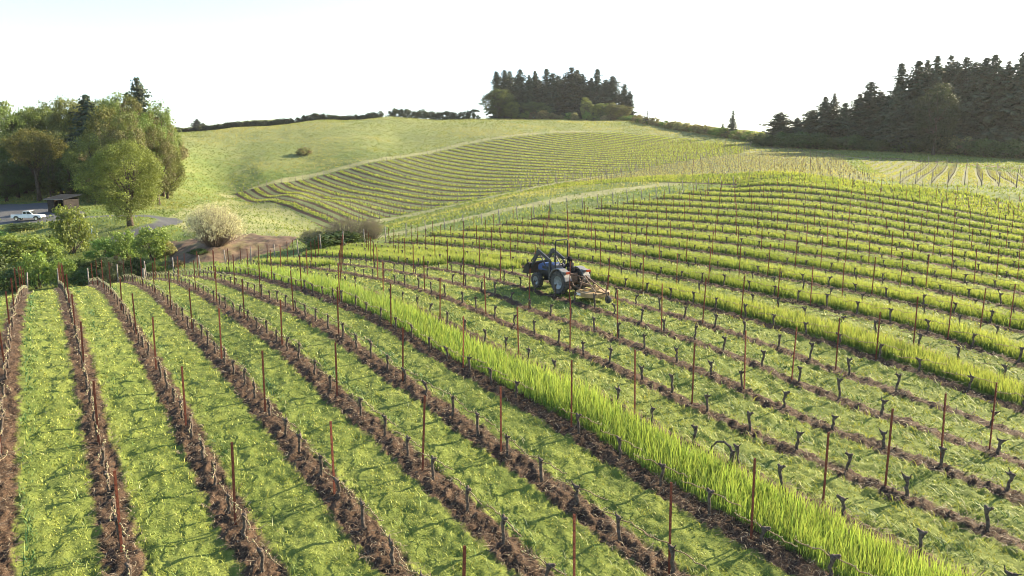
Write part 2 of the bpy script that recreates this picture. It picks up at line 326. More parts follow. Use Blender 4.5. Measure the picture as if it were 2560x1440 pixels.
def ground_mat():
    m,nt,b,o=nodes('ground_soil_and_turf'); N=nt.nodes.new; L=nt.links.new
    def at(n):
        a=N('ShaderNodeAttribute'); a.attribute_name=n; return a.outputs['Fac']
    def ma(op,a,b_=0.,c=None):
        n=N('ShaderNodeMath'); n.operation=op
        for i,k in enumerate((a,b_) if c is None else (a,b_,c)):
            if isinstance(k,(int,float)): n.inputs[i].default_value=k
            else: L(k,n.inputs[i])
        return n.outputs[0]
    def mix(f,a,c):
        n=N('ShaderNodeMix'); n.data_type='RGBA'
        if isinstance(f,(int,float)): n.inputs['Factor'].default_value=f
        else: L(f,n.inputs['Factor'])
        for s,k in (('A',a),('B',c)):
            if isinstance(k,tuple): n.inputs[s].default_value=(*k,1)
            else: L(k,n.inputs[s])
        return n.outputs['Result']
    def noise(sc,det=4,rough=.6,st=None):
        n=N('ShaderNodeTexNoise'); n.inputs['Scale'].default_value=sc; n.inputs['Detail'].default_value=det; n.inputs['Roughness'].default_value=rough
        if st is None: L(geo,n.inputs['Vector'])
        else:
            mp=N('ShaderNodeMapping'); mp.inputs['Scale'].default_value=st[0]; mp.inputs['Rotation'].default_value=(0,0,st[1]); L(geo,mp.inputs['Vector']); L(mp.outputs[0],n.inputs['Vector'])
        return n.outputs['Fac']
    def rng(f,a,c):
        n=N('ShaderNodeMapRange'); n.inputs['From Min'].default_value=a; n.inputs['From Max'].default_value=c; L(f,n.inputs['Value']); return n.outputs[0]
    tc=N('ShaderNodeTexCoord'); geo=tc.outputs['Object']
    n1=noise(.06,5); n2=noise(1.1,6,.7); n3=noise(9,6,.75); n4=noise(.5,5,.65,((1,.25,1),.5))
    g=mix(rng(n2,.35,.65),(.060,.105,.020),(.125,.170,.036))
    g=mix(ma('MULTIPLY',rng(n1,.40,.62),.6),g,(.165,.185,.055))
    g=mix(ma('MULTIPLY',rng(n4,.50,.62),.6),g,(.050,.085,.022))
    g=mix(ma('MULTIPLY',rng(noise(.22,6,.7,((1,.5,1),.3)),.5,.66),.5),g,(.20,.20,.085))
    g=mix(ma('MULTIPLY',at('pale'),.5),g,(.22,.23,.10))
    rc=at('rowc'); rd=ma('SUBTRACT',.5,ma('ABSOLUTE',ma('SUBTRACT',ma('FRACT',rc),.5)))
    par=ma('GREATER_THAN',ma('FRACT',ma('MULTIPLY',rc,.5)),.5)
    g=mix(ma('MULTIPLY',at('alt'),ma('MULTIPLY',par,.75)),g,(.135,.155,.065))
    g=mix(ma('MULTIPLY',at('thatch'),.8),g,mix(rng(n2,.35,.65),(.085,.115,.022),(.180,.205,.042)))
    straw=mix(rng(noise(2.2,6,.7,((1,.2,1),.9)),.35,.65),(.30,.27,.14),(.17,.19,.07))
    g=mix(at('dry'),g,straw)
    s=mix(rng(n3,.38,.62),(.020,.013,.009),(.092,.057,.036))
    s=mix(ma('MULTIPLY',rng(noise(22,4,.7),.55,.7),.55),s,(.30,.225,.145))
    s=mix(ma('MULTIPLY',rng(noise(1.3,3),.45,.7),.5),s,(.11,.066,.042))
    sm=rng(ma('ADD',ma('SUBTRACT',rd,at('soilw')),ma('MULTIPLY',ma('SUBTRACT',n2,.5),.30)),.03,-.03)
    sm=ma('MULTIPLY',sm,ma('GREATER_THAN',at('soilw'),.02))
    s=mix(ma('MULTIPLY',at('bare'),.7),s,mix(rng(n2,.4,.65),(.150,.160,.062),(.115,.150,.045)))
    c=mix(sm,g,s)
    d=mix(rng(noise(.7,6,.7),.35,.62),(.070,.047,.034),(.150,.102,.070))
    d=mix(ma('MULTIPLY',rng(n4,.5,.65),.4),d,(.12,.13,.045))
    c=mix(at('dirt'),c,d)
    gv=mix(rng(n3,.35,.65),(.060,.062,.068),(.105,.105,.108))
    c=mix(at('grav'),c,gv)
    L(c,b.inputs['Base Color']); b.inputs['Roughness'].default_value=.95; b.inputs['Specular IOR Level'].default_value=.15
    bp=N('ShaderNodeBump'); bp.inputs['Strength'].default_value=.9; bp.inputs['Distance'].default_value=.12
    L(ma('ADD',ma('MULTIPLY',n3,.5),n2),bp.inputs['Height']); L(bp.outputs['Normal'],b.inputs['Normal'])
    return m
ground=obj('ground',me,ground_mat()); tag(ground,'rolling hillside of vineyard soil, mown strips and green meadow','ground',None,'structure')
# ---------------- grass and straw (nobody could count it) ----------------
rng=np.random.default_rng(7)
def inframe(x,y,z,mu=120,mv=160):
    u,v=project(x,y,z); return (u>-mu)&(u<2560+mu)&(v>-200)&(v<1440+mv)&(y>2)
def cells(n0,n1,q0,q1,lo,hi,dens,step=1.0,qf=None):
    """random points over row gaps n..n+1 between fractions lo..hi across the gap; dens(dist) per square metre"""
    n=np.arange(n0,n1); qq=np.arange(q0,q1,step); n,qq=[a.ravel() for a in np.meshgrid(n,qq)]
    pc=P1+SPC*(n-1)+SPC*.5; x,y=xy(pc,qq+step/2); z=H(x,y); k=inframe(x,y,z,620,520)
    if qf is not None: k&=qq<qf(n)
    n,qq,x,y=n[k],qq[k],x[k],y[k]; d=np.hypot(x,y)
    cnt=rng.poisson(dens(d)*step*SPC*(hi-lo)); n=np.repeat(n,cnt); qq=np.repeat(qq,cnt)
    t=lo+(hi-lo)*rng.random(len(n)); q=qq+rng.random(len(n))*step
    return n,t,q
def blades(name,x,y,z,h,w,lean,col,tipcol=None,az=None,mat=None):
    n=len(x); a=rng.random(n)*2*math.pi; la=rng.random(n)*2*math.pi if az is None else az
    cx,sx=np.cos(a)*w/2,np.sin(a)*w/2; lx,ly=np.cos(la)*lean*h,np.sin(la)*lean*h
    up=h*np.sqrt(np.clip(1-np.minimum(lean,.97)**2,.05,1))
    P=np.stack([x,y,z],-1); V=np.empty((n,5,3))
    V[:,0]=P+np.stack([cx,sx,-.02+0*x],-1); V[:,1]=P-np.stack([cx,sx,.02+0*x],-1)
    m=P+np.stack([lx*.35,ly*.35,up*.6],-1); wd=np.stack([cx,sx,0*x],-1)*.75
    V[:,2]=m+wd; V[:,3]=m-wd; V[:,4]=P+np.stack([lx,ly,up],-1)
    C=np.repeat(col[:,None],5,1).copy()
    if tipcol is not None: C[:,4]=tipcol; C[:,2:4]=(col*.4+tipcol*.6)[:,None]
    b=np.arange(n)[:,None]*5
    o=obj(name,mesh_np(name,V.reshape(-1,3),[b+np.array([[0,1,3,2]]),b+np.array([[2,3,4]])],C.reshape(-1,3)),mat or M_grass)
    return o
def tint(base,n,var=.25,t=None):
    c=np.array(base)[None]*(1+var*(rng.random((n,1))*2-1)); c=c*(1+.08*(rng.random((n,3))*2-1)); return c
ENDQ=lambda n:77.3-.183*n
# mown strips, left of and right of the lone tall strip
def mown(gaps,name,label,base,dark,hs,lo=.20,hi=.80):
    X=[]
    for (n0,n1,q0,q1) in gaps:
        X.append(cells(n0,n1,q0,q1,lo,hi,lambda d:np.clip(250*(14/np.maximum(d,9))**1.55,16,320),qf=ENDQ))
    n,t,q=[np.concatenate(a) for a in zip(*X)]
    p_=P1+SPC*(n-1+t)+(vnoise(q*.9,n*7.3,5)-.5)*.22*np.sign(t-.5); x,y=xy(p_,q); z=G(x,y); d=np.hypot(x,y)
    pt=fbm(x*.5,y*.5,41); wind=smooth(.54,.64,fbm(q*.30,n*9.1+t*5.0,43,3))
    edge=smooth(lo+.07,lo,t)+smooth(hi-.07,hi,t)
    lump=fbm(x*3.3,y*3.3,47); h=hs*(.45+.8*rng.random(len(x)))*(.5+1.0*smooth(.3,.7,lump))*(1+.5*wind+.7*edge*rng.random(len(x)))
    w=.019*np.maximum(1,d/15)**.95*(.8+.5*rng.random(len(x)))
    lean=np.clip(.72+.24*rng.random(len(x))+.08*wind-.30*edge*rng.random(len(x)),.2,.96)
    c=tint(base,len(x),.20); dk=np.array(dark)[None]
    lane=np.sin(n*12.9898)*43758.5; lane=lane-np.floor(lane); lc=np.where(n<7,.25+.12*lane,.25+.5*lane)
    ln=np.exp(-((t-lc)/.11)**2)*(.3+.7*smooth(.35,.6,fbm(q*.16,n*4.1,45)))
    h=h*(1+1.1*ln*(n<13))
    mixf=(.95*ln*np.where(n>12,.25,1.)*(rng.random(len(x))<.9)+.55*wind*(rng.random(len(x))<.6))[:,None].clip(0,1); c=c*(1-mixf)+dk*mixf*(.8+.4*rng.random((len(x),1)))
    yel=(rng.random(len(x))<.012)[:,None]; c=np.where(yel,np.array([[.30,.29,.13]])*(.8+.4*rng.random((len(x),1))),c)
    az=np.where(rng.random(len(x))<.5,rng.random(len(x))*6.3,math.pi/2+TH+(rng.random(len(x))-.5)*1.6)
    tag(blades(name,x,y,z,h,w,lean,c,c*1.02,az,M_turf),label,'grass',None,'stuff')
mown([(-4,6,4,78)],'mown_grass','short mown green grass between the dark soil rows left of the tall strip',(.29,.32,.062),(.045,.112,.036),.075)
mown([(7,12,4,78)]+[(k_,k_+1,2,78) for k_ in range(13,37,2)],'cut_grass','freshly cut green grass lying in strips between the tall strip and tractor',(.33,.355,.072),(.060,.125,.034),.11,.15,.85)
# cut grass lying in windrows along the mown strips
def windrow():
    X=[cells(a,b,4,78,.22,.78,lambda d:np.clip(80*(14/np.maximum(d,9))**1.6,3,100),qf=ENDQ) for a,b in ((-4,6),(7,12),(13,14))]
    n,t,q=[np.concatenate(a) for a in zip(*X)]
    ln=np.exp(-((t-.31)/.06)**2)+np.exp(-((t-.68)/.07)**2); k=rng.random(len(n))<.55*ln*smooth(.48,.66,fbm(q*.4+n*3.7,n*11.+np.round(t)*5.,91,3)); n,t,q=n[k],t[k],q[k]
    x,y=xy(P1+SPC*(n-1+t),q); d=np.hypot(x,y); m=len(x); z=G(x,y)+.02+.09*rng.random(m)**1.5
    az=math.pi/2+TH+rng.normal(size=m)*.45+np.where(rng.random(m)<.5,math.pi,0)
    k=rng.random(m)[:,None]; c=np.where(k<.5,np.array([[.27,.31,.10]]),np.where(k<.8,np.array([[.16,.24,.07]]),np.array([[.34,.35,.18]])))*(.7+.6*rng.random((m,1)))
    tag(blades('cut_clippings',x,y,z,.14+.22*rng.random(m),.016*np.maximum(1,d/15)**.95*(.7+.6*rng.random(m)),.90+.07*rng.random(m),c,c*1.1,az,M_turf),'long pale clippings lying in windrows on the mown strips','clippings',None,'stuff')
windrow()
# tall strips
def tall(gaps,name,label,base,hs,lo=.15,hi=.80,kd=1.0,wm=1.0,qf=ENDQ):
    X=[]
    for (n0,n1,q0,q1) in gaps:
        X.append(cells(n0,n1,q0,q1,lo,hi,lambda d:kd*np.clip(420*(16/np.maximum(d,9))**1.5,12,420),qf=qf))
    n,t,q=[np.concatenate(a) for a in zip(*X)]
    p_=P1+SPC*(n-1+t)+(vnoise(q*1.1,n*5.3,6)-.5)*(.12 if hs==.50 else .24); x,y=xy(p_,q); z=G(x,y); d=np.hypot(x,y)
    gap=fbm(x*.35,y*.35,51); ga,gb=(.85,.3) if hs==.50 else (.65,.7); hs_=np.where(n>18,.85,1.0)*hs if hs==.50 else hs; hh=hs_*(.45+.75*rng.random(len(x)))*(ga+gb*gap)*np.where(np.abs(t-.5)<.28,1,.8)
    w=.013*np.maximum(1,d/16)**.95*(.8+.5*rng.random(len(x)))*wm
    lean=np.clip(.10+.55*rng.random(len(x))**2.2,0,.85)
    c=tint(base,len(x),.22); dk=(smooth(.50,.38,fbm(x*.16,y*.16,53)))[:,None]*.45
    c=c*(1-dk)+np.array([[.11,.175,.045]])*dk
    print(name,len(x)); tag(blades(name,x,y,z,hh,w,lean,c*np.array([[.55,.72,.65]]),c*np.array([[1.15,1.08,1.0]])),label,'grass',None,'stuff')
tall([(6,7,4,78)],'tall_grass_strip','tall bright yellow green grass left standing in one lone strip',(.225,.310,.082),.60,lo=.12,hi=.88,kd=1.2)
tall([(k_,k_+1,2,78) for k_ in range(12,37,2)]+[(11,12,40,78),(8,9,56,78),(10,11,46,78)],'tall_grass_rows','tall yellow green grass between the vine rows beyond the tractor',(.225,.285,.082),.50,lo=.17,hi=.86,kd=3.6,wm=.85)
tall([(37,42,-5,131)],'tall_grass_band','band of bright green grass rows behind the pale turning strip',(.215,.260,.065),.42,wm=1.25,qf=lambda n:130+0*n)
# far block: every other gap left standing, and the brown block, as coarser clumps
def strip_far(mask,name,label,base,h,dens,par=None,frac=(.2,.8)):
    N=int(dens); x=rng.uniform(-110,150,N); y=rng.uniform(75,345,N); k=inframe(x,y,H(x,y),60,60); x,y=x[k],y[k]
    p,q,rr,nb,b3,b2,b4=zones(x,y); k={'b2':b2,'b3':b3&(rr>=42),'b4':b4}[mask]; f=rr-np.floor(rr)
    k&=(f>frac[0])&(f<frac[1])
    if par is not None: k&=(np.floor(rr)%2==par)
    x,y=x[k],y[k]; z=G(x,y); d=np.hypot(x,y); n=len(x)
    c=tint(base,n,.25); tag(blades(name,x,y,z,h*(.5+.8*rng.random(n)),.0011*d*(.7+.6*rng.random(n)),.2+.4*rng.random(n),c,c*1.12),label,'grass',None,'stuff')
strip_far('b2','far_grass_rows','bright green grass strips in every other gap of the far vineyard',(.200,.250,.060),.42,600000,0)
strip_far('b3','sparse_grass','thin dry grass over the brown vineyard block below the dark wood',(.20,.21,.085),.24,260000)
strip_far('b4','short_grass_rows','short green grass in the vineyard block before the dark forest edge',(.175,.195,.07),.22,260000)
# meadow
def meadow():
    N=420000; r=np.sqrt(rng.uniform(85**2,440**2,N)); t=rng.uniform(-.70,.70,N); x,y=r*np.sin(t),r*np.cos(t)
    k=rng.random(N)<np.clip(150/r,.25,1); x,y=x[k],y[k]
    k=inframe(x,y,H(x,y),60,60); x,y=x[k],y[k]
    p,q,rr,nb,b3,b2,b4=zones(x,y); k=~(nb|b3|b2|b4)&~inpoly(x,y,DIRT)&~inpoly(x,y,YARD)
    for r_ in ROADS[:2]: k&=dist_poly(x,y,r_)>2
    for r_ in STRAW: k&=(dist_poly(x,y,r_)>2.5)|(rng.random(len(x))<.15)
    k&=~(inpoly(x,y,DRYP)&(rng.random(len(x))<.6))
    x,y=x[k],y[k]; n=len(x); d=np.hypot(x,y); f=fbm(x*.07,y*.07,61); g=fbm(x*.02,y*.05,63)
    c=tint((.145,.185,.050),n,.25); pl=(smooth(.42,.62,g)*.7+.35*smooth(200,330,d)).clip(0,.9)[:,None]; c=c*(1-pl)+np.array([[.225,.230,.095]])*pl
    dk=(smooth(.55,.42,f)*.55)[:,None]; c=c*(1-dk)+np.array([[.075,.120,.032]])*dk
    h=(.10+.20*rng.random(n))*(1+.8*f)
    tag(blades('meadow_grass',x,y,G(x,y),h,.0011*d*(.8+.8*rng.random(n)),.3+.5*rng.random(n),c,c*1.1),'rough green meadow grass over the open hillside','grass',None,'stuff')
meadow()
# straw and prunings on the soil rows
def straw():
    X=[cells(a,b,3,78,-.20,.20,lambda d:np.clip(190*(14/np.maximum(d,9))**1.6,4,300),qf=ENDQ) for a,b in ((-4,37),)]
    n,t,q=[np.concatenate(a) for a in zip(*X)]; x,y=xy(P1+SPC*(n-1+t),q); z=G(x,y); d=np.hypot(x,y); m=len(x)
    L_=.05+.22*rng.random(m)**2.2+.22*(rng.random(m)<.08); a=rng.random(m)*6.283; w=.007*np.maximum(1,d/16)*(.6+.8*rng.random(m)); ti=(rng.random(m)-.3)*.5
    dx,dy,dz=np.cos(a)*L_*np.cos(ti),np.sin(a)*L_*np.cos(ti),np.sin(ti)*L_; sx,sy=-np.sin(a)*w,np.cos(a)*w
    z0=z+.015+.04*rng.random(m)
    V=np.stack([np.stack([x+sx,y+sy,z0],-1),np.stack([x-sx,y-sy,z0],-1),np.stack([x+dx*.5-sx*.8+dy*.15,y+dy*.5-sy*.8-dx*.15,z0+dz*.5+.02],-1),np.stack([x+dx*.5+sx*.8+dy*.15,y+dy*.5+sy*.8-dx*.15,z0+dz*.5+.02],-1),np.stack([x+dx,y+dy,z0+dz],-1)],1)
    k=rng.random(m); c=np.where((k<.28)[:,None],np.array([[.27,.215,.14]]),np.where((k<.8)[:,None],np.array([[.07,.05,.034]]),np.array([[.13,.085,.054]])))*(.6+.7*rng.random((m,1)))
    b=np.arange(m)[:,None]*5
    tag(obj('vine_prunings',mesh_np('vine_prunings',V.reshape(-1,3),[b+np.array([[0,1,2,3]]),b+np.array([[3,2,4]])],np.repeat(c,5,0)),M_straw),'dry straw and pruned twigs strewn over the bare soil rows','prunings',None,'stuff')
straw()
# ---------------- vineyard posts and vines ----------------
prng=random.Random(3)
def rowname(n):
    if n<=6: return ordn(7-n)+' row left of the lone tall strip'
    return ordn(n-6)+' row right of the lone tall strip'
def post_mesh(h=2.05):
    b=MB(); w=.022
    b.box((0,0,h/2-.2),(.012,.060,h+.4)); b.box((.020,0,h/2-.2),(.030,.010,h+.4))      # T section
    for k in range(12): b.box((-.010,0,.35+k*.14),(.012,.016,.03))                      # studs
    return b.mesh('steel_post')
POSTM=[post_mesh(2.0),post_mesh(2.08),post_mesh(1.93)]
for m in POSTM: m.materials.append(M_steel)
def wood_mesh(seed):
    r=random.Random(seed); b=MB(); h=1.75+r.random()*.15
    b.tube([(0,0,-.3),(r.uniform(-.01,.01),0,h*.5),(0,0,h)],[.062,.058,.052],9); return b.mesh('wooden_post',True)
WOODM=[wood_mesh(i) for i in range(3)]
for m in WOODM: m.materials.append(M_wood)
VIN_AZ=TH+math.pi/2                                        # local +x runs along the row
class Item: pass
def vis(x,y,z,mu=25,mv=25):
    u,v=project(x,y,z); return -mu<u<2560+mu and v<1440+mv and y>1
posts=[]; vines=[]; woods=[]
def q_end(n): return 77.6-.183*n if n<37 else 130.0
def add_row(n,q0,q1,fn,blk,vs_=1.65,ps=6.65,pofs=0):
    k=0; q=q0
    nv=int((q1-q0)/vs_); ph=prng.random()*2
    for i in range(nv+1):
        q=q1-.45-.5*ph-i*vs_+prng.uniform(-.17,.17); x,y=fn(n,q); vines.append((x,y,n,q,blk))
    npst=int((q1-q0)/ps)
    for i in range(1,npst+1):
        q=q1-i*ps; x,y=fn(n,q); posts.append((x,y,n,q,blk))
    x,y=fn(n,q1); woods.append((x,y,n,q1,blk,'far'))
nbf=lambda n,q:xy(row_p(n),q)
for n in range(-3,37):
    add_row(n,4,77.4-.183*n,nbf,'near')
for n in range(37,73):
    q0=5
    # block 3 rows stop where block 4 begins
    qq=np.arange(5,131,1.); x,y=xy(row_p(n)+0*qq,qq); z_=zones(x,y); ok=qq[(z_[3]|z_[4])]
    if len(ok)>12: add_row(n,ok[0],ok[-1],nbf,'brown')
def b2f(n,q): return xy(row_p(n),q)
for n in range(20,90):
    qq=np.arange(130,285,1.); P=np.array([b2f(n,q) for q in qq]); k=inpoly(P[:,0],P[:,1],B2P)
    ok=qq[k]
    if len(ok)>10:
        add_row(n,ok[0],ok[-1],b2f,'far'); x,y=b2f(n,ok[0]); woods.append((x,y,n,ok[0],'far','near'))
def b4f(n,q): w=B4N*2.0*n+B4D*q+np.array([56.5,106]); return float(w[0]),float(w[1])
for n in range(0,52):
    qq=np.arange(-40,130,1.); P=np.array([b4f(n,q) for q in qq]); k=inpoly(P[:,0],P[:,1],B4P); ok=qq[k]
    if len(ok)>10:
        add_row(n,ok[0],ok[-1],b4f,'edge'); x,y=b4f(n,ok[0]); woods.append((x,y,n,ok[0],'edge','near'))
# the tractor stands in the gap between rows 10 and 11; nothing is moved there
def filt(L): 
    A=np.array([[a[0],a[1]] for a in L]); z=G(A[:,0],A[:,1]); u,v=project(A[:,0],A[:,1],z); ut,vt=project(A[:,0],A[:,1],z+1.6)
    k=(u>-520)&(u<3080)&(vt<1900)&(A[:,1]>3); inf=(u>-20)&(u<2580)&(vt<1440); o=np.hypot(A[:,0],A[:,1])
    return [(o[i],z[i])+tuple(L[i])+(bool(inf[i]),) for i in np.argsort(o) if k[i]]
posts,vines,woods=filt(posts),filt(vines),filt(woods)
# ordinals in each row, counted from the near end of what the photo shows
cnt={}
def ordin(kind,n,blk):
    cnt[(kind,n,blk)]=cnt.get((kind,n,blk),0)+1; return cnt[(kind,n,blk)]
stuff_p=[]
npo=0
for i,(d,z,x,y,n,q,blk,inv) in enumerate(posts):
    if inv and npo<300:
        npo+=1
        o=obj('steel_post',POSTM[prng.randrange(3)]); o.location=(x,y,z); o.rotation_euler=(prng.gauss(0,.018),prng.gauss(0,.018),VIN_AZ+prng.gauss(0,.1))
        k=ordin('p',n,blk)
        where=rowname(n) if blk=='near' else ordn(n-36)+' row beyond the pale turning strip'
        tag(o,'slim rusty post, %s from near end, %s'%(ordn(k),where),'trellis post','steel posts of the vine rows')
    else: stuff_p.append((x,y,z))
def replicate(name,pts,V,F,mat,rs,rz=None,scale=None,col=None):
    pts=np.array(pts); m=len(pts); a=rs.random(m)*6.28 if rz is None else rz; s=np.ones(m) if scale is None else scale
    c,sn=np.cos(a),np.sin(a); X=(V[None,:,0]*c[:,None]-V[None,:,1]*sn[:,None])*s[:,None]+pts[:,0:1]; Y=(V[None,:,0]*sn[:,None]+V[None,:,1]*c[:,None])*s[:,None]+pts[:,1:2]; Z=V[None,:,2]*s[:,None]+pts[:,2:3]
    VV=np.stack([X,Y,Z],-1).reshape(-1,3); fs=[(np.arange(m)[:,None,None]*len(V)+f[None]).reshape(-1,f.shape[1]) for f in F]
    return obj(name,mesh_np(name,VV,fs,None if col is None else np.repeat(col,len(V),0) if col.ndim==2 and len(col)==m else np.tile(col,(m,1))),mat)
pb=MB(); pb.tube([(0,0,-.1),(0,0,1.95)],[.024,.022],4)
quad=lambda b:[np.array([f for f in b.f if len(f)==4]),np.array([f for f in b.f if len(f)==3]).reshape(-1,3)]
rs=np.random.default_rng(5)
if stuff_p: tag(replicate('distant_steel_posts',stuff_p,np.array(pb.v),[quad(pb)[0]],paint('far_steel',(.13,.085,.066),.85,0,.3,2),rs),'thin steel posts of the far vine rows, too many to tell apart','trellis posts',None,'stuff')
# vines: dark gnarled trunk with a knobbly head, and (on most rows) a budding cane tied along the wire
def vine_trunk(seed,style=0):
    r=random.Random(seed); b=MB(); h=.44+.12*r.random()
    lean=r.uniform(-.14,.14); pts=[]; rad=[]
    for i in range(6):
        t=i/5; pts.append((lean*t+r.uniform(-.025,.025)*(0<i),r.uniform(-.03,.03)*(0<i),-.08+(h+.08)*t)); rad.append(.046-.008*t+r.uniform(-.006,.008)+(.022 if i==0 else 0))
    pts.append((pts[-1][0],pts[-1][1],h+.06)); rad[-1]=.062; rad.append(.044)
    b.tube(pts,rad,7)
    top=Vector(pts[-2])
    for k in range(r.choice((2,3,3))):
        s=(-1,1,r.choice((-1,1)))[k]; e=top+Vector((s*r.uniform(.05,.13),r.uniform(-.06,.06),r.uniform(.02,.09)))
        b.tube([top+Vector((0,0,-.03)),(top+e)/2+Vector((0,0,r.uniform(-.02,.04))),e],[.046,.040,.028],6)
        if r.random()<.6: b.tube([e,e+Vector((s*r.uniform(.02,.08),r.uniform(-.04,.04),r.uniform(.04,.12)))],[.016,.010],5)
    return b.mesh('trunk',True),h
def vine_cane(seed,h,full=True):
    r=random.Random(seed); P=MB(); B=MB(); 
    for s in ((1,-1) if full else (1,)):
        pts=[(0,0,h)]; x=0; 
        while x<.86: 
            x+=.10; t=min(1,x/.3); z=h+.05*math.sin(min(math.pi,x/.5*math.pi))*(1-.3*t)+.025*r.uniform(-1,1); pts.append((s*x,r.uniform(-.02,.02),z))
        P.tube(pts,[.016]+[.013]*(len(pts)-2)+[.008],4)
        for p in pts[2:]:
            for _ in range(r.choice((0,1,2))):
                c=Vector(p)+Vector((r.uniform(-.05,.05),r.uniform(-.03,.03),r.uniform(.0,.06))); w=r.uniform(.010,.026)
                B.add([c+Vector(d)*w for d in ((1,0,0),(-1,0,0),(0,1,0),(0,-1,0),(0,0,1.5),(0,0,-1))],[(0,2,4),(2,1,4),(1,3,4),(3,0,4),(2,0,5),(1,2,5),(3,1,5),(0,3,5)])
    nc=len(P.v); colr=np.concatenate([np.full((nc,3),(.27,.205,.135)),np.repeat(np.array([[.40,.38,.23]])*np.array([[.8+.4*r.random()] for _ in range(len(B.v)//6)]),6,0)])
    P.add(B.v,B.f); q4,t3=quad(P); m=mesh_np('cane',np.array(P.v),[q4,t3],colr); m.materials.append(M_bud)
    return m
VT=[]; 
for i in range(7):
    tm,h=vine_trunk(100+i); tm.materials.append(M_vine); VT.append((tm,h,vine_cane(200+i,h)))
caned=lambda n,blk: blk!='near' or n<=6 or n>=12
stuff_v=[]; stuff_c=[]; stuff_s=[]; nv=0
for i,(d,z,x,y,n,q,blk,inv) in enumerate(vines):
    if prng.random()<.04: continue                       # a gap where a vine is missing
    if inv and nv<300:
        nv+=1; k=ordin('v',n,blk); tm,h,cm=VT[prng.randrange(7)]
        lab='dark gnarled vine, %s from near end, %s'%(ordn(k),rowname(n)) if blk=='near' else 'dark gnarled vine standing in the brown block'
        root=thing('grapevine',lab,'vine',(x,y,z-.02),VIN_AZ+(math.pi if prng.random()<.5 else 0)+prng.gauss(0,.12),'vines in the near rows')
        root.scale=(1,1,prng.uniform(.92,1.12))
        obj('trunk',tm,None,root)
        if caned(n,blk):
            obj('cane',cm,None,root)
    else:
        stuff_v.append((x,y,z)); stuff_s.append(.5 if blk=='edge' else (.8 if blk=='brown' else 1.0))
        if caned(n,blk) and blk=='near': stuff_c.append((x,y,z))
b=MB(); b.tube([(0,0,-.05),(.03,.01,.2),(.0,-.01,.42),(.02,0,.54)],[.042,.038,.056,.03],5); b.tube([(0,0,.42),(.12,0,.53)],[.04,.024],4); b.tube([(0,0,.42),(-.10,.02,.54)],[.05,.035],4)
vz=VIN_AZ+rs.random(len(stuff_v))*.6+np.where(rs.random(len(stuff_v))<.5,0,math.pi)
sc=(.70+.30*rs.random(len(stuff_v)))*np.array(stuff_s)
V0=np.array(b.v); F0=[quad(b)[0]]
o=replicate('distant_grapevines',stuff_v,V0,F0,M_vine,rs,vz,sc); tag(o,'rows of dark pruned grapevines filling the slopes behind the tractor','vines',None,'stuff')
cb=MB(); cb.tube([(-.85,0,.50),(-.3,0,.55),(0,0,.45),(.3,0,.55),(.85,0,.50)],.012,3,False)
nb_=len(cb.v); colr=[[.20,.15,.10]]*nb_; r_=random.Random(8)
for k in range(17):
    c=Vector((-.82+k*.1,r_.uniform(-.03,.03),.52+r_.uniform(-.02,.06))); w=.020
    cb.add([c+Vector(d)*w for d in ((1,0,0),(-1,0,0),(0,1,0),(0,-1,0),(0,0,1.4),(0,0,-1))],[(0,2,4),(2,1,4),(1,3,4),(3,0,4),(2,0,5),(1,2,5),(3,1,5),(0,3,5)]); colr+=[[.42,.42,.27]]*6
o=replicate('distant_canes',stuff_c,np.array(cb.v),quad(cb),M_bud,rs,np.full(len(stuff_c),VIN_AZ),None,np.array(colr)); tag(o,'pale budding canes tied along the wires of the slope rows','canes',None,'stuff')
# the arched vine
a=thing('arched_vine','dead vine trunk bent into a hoop beside the lone tall strip','vine',(0,0,0))
p0=by_row(1830,1150,7); a.location=(p0[0],p0[1],gz(p0[0],p0[1])); a.rotation_euler=(0,0,VIN_AZ); a.scale=(.85,.85,.8)
b=MB(); b.tube([(0,0,-.1),(.02,0,.25),(-.01,0,.52),(-.05,0,.60)],[.075,.065,.075,.05],8); b.tube([(-.0,0,.50),(.08,.02,.72),(.35,0,.80),(.65,-.02,.70),(.85,0,.45),(.95,0,.15)],[.05,.045,.04,.036,.034,.03],7); b.tube([(0,0,.52),(-.16,.02,.66)],[.04,.025],6)
b.build('trunk',M_vine,a,True)
# wooden end posts, leaning outward
for i,(d,z,x,y,n,q,blk,end,inv) in enumerate([w_ for w_ in woods if w_[-1]][:300]):
    o=obj('end_post',WOODM[prng.randrange(3)]); o.location=(x,y,z)
    s=1 if end=='far' else -1; dirv=Vector((-ST,CT,0))*s if blk!='edge' else Vector((*B4D,0))*s
    o.rotation_euler=(Vector((0,0,1))+dirv*(.10+.10*prng.random())+Vector((prng.gauss(0,.03),prng.gauss(0,.03),0))).to_track_quat('Z','Y').to_euler()
    k=ordin('w'+end,0,blk)
    lab={'near':'leaning grey wooden post at the far end, '+(rowname(n) if blk=='near' else ''),
         'brown':'grey wooden end post where the brown block meets the pale strip, %s row'%ordn(max(1,n-36)),
         'far':('grey end post, %s edge of the far vineyard, %s row from the valley'%('lower' if end=='near' else 'upper',ordn(n-20))),
         'edge':('leaning grey post at the %s end of the %s row below the dark forest'%('near' if end=='near' else 'far',ordn(n+1)))}[blk]
    tag(o,lab,'end post','wooden end posts of the vineyard')
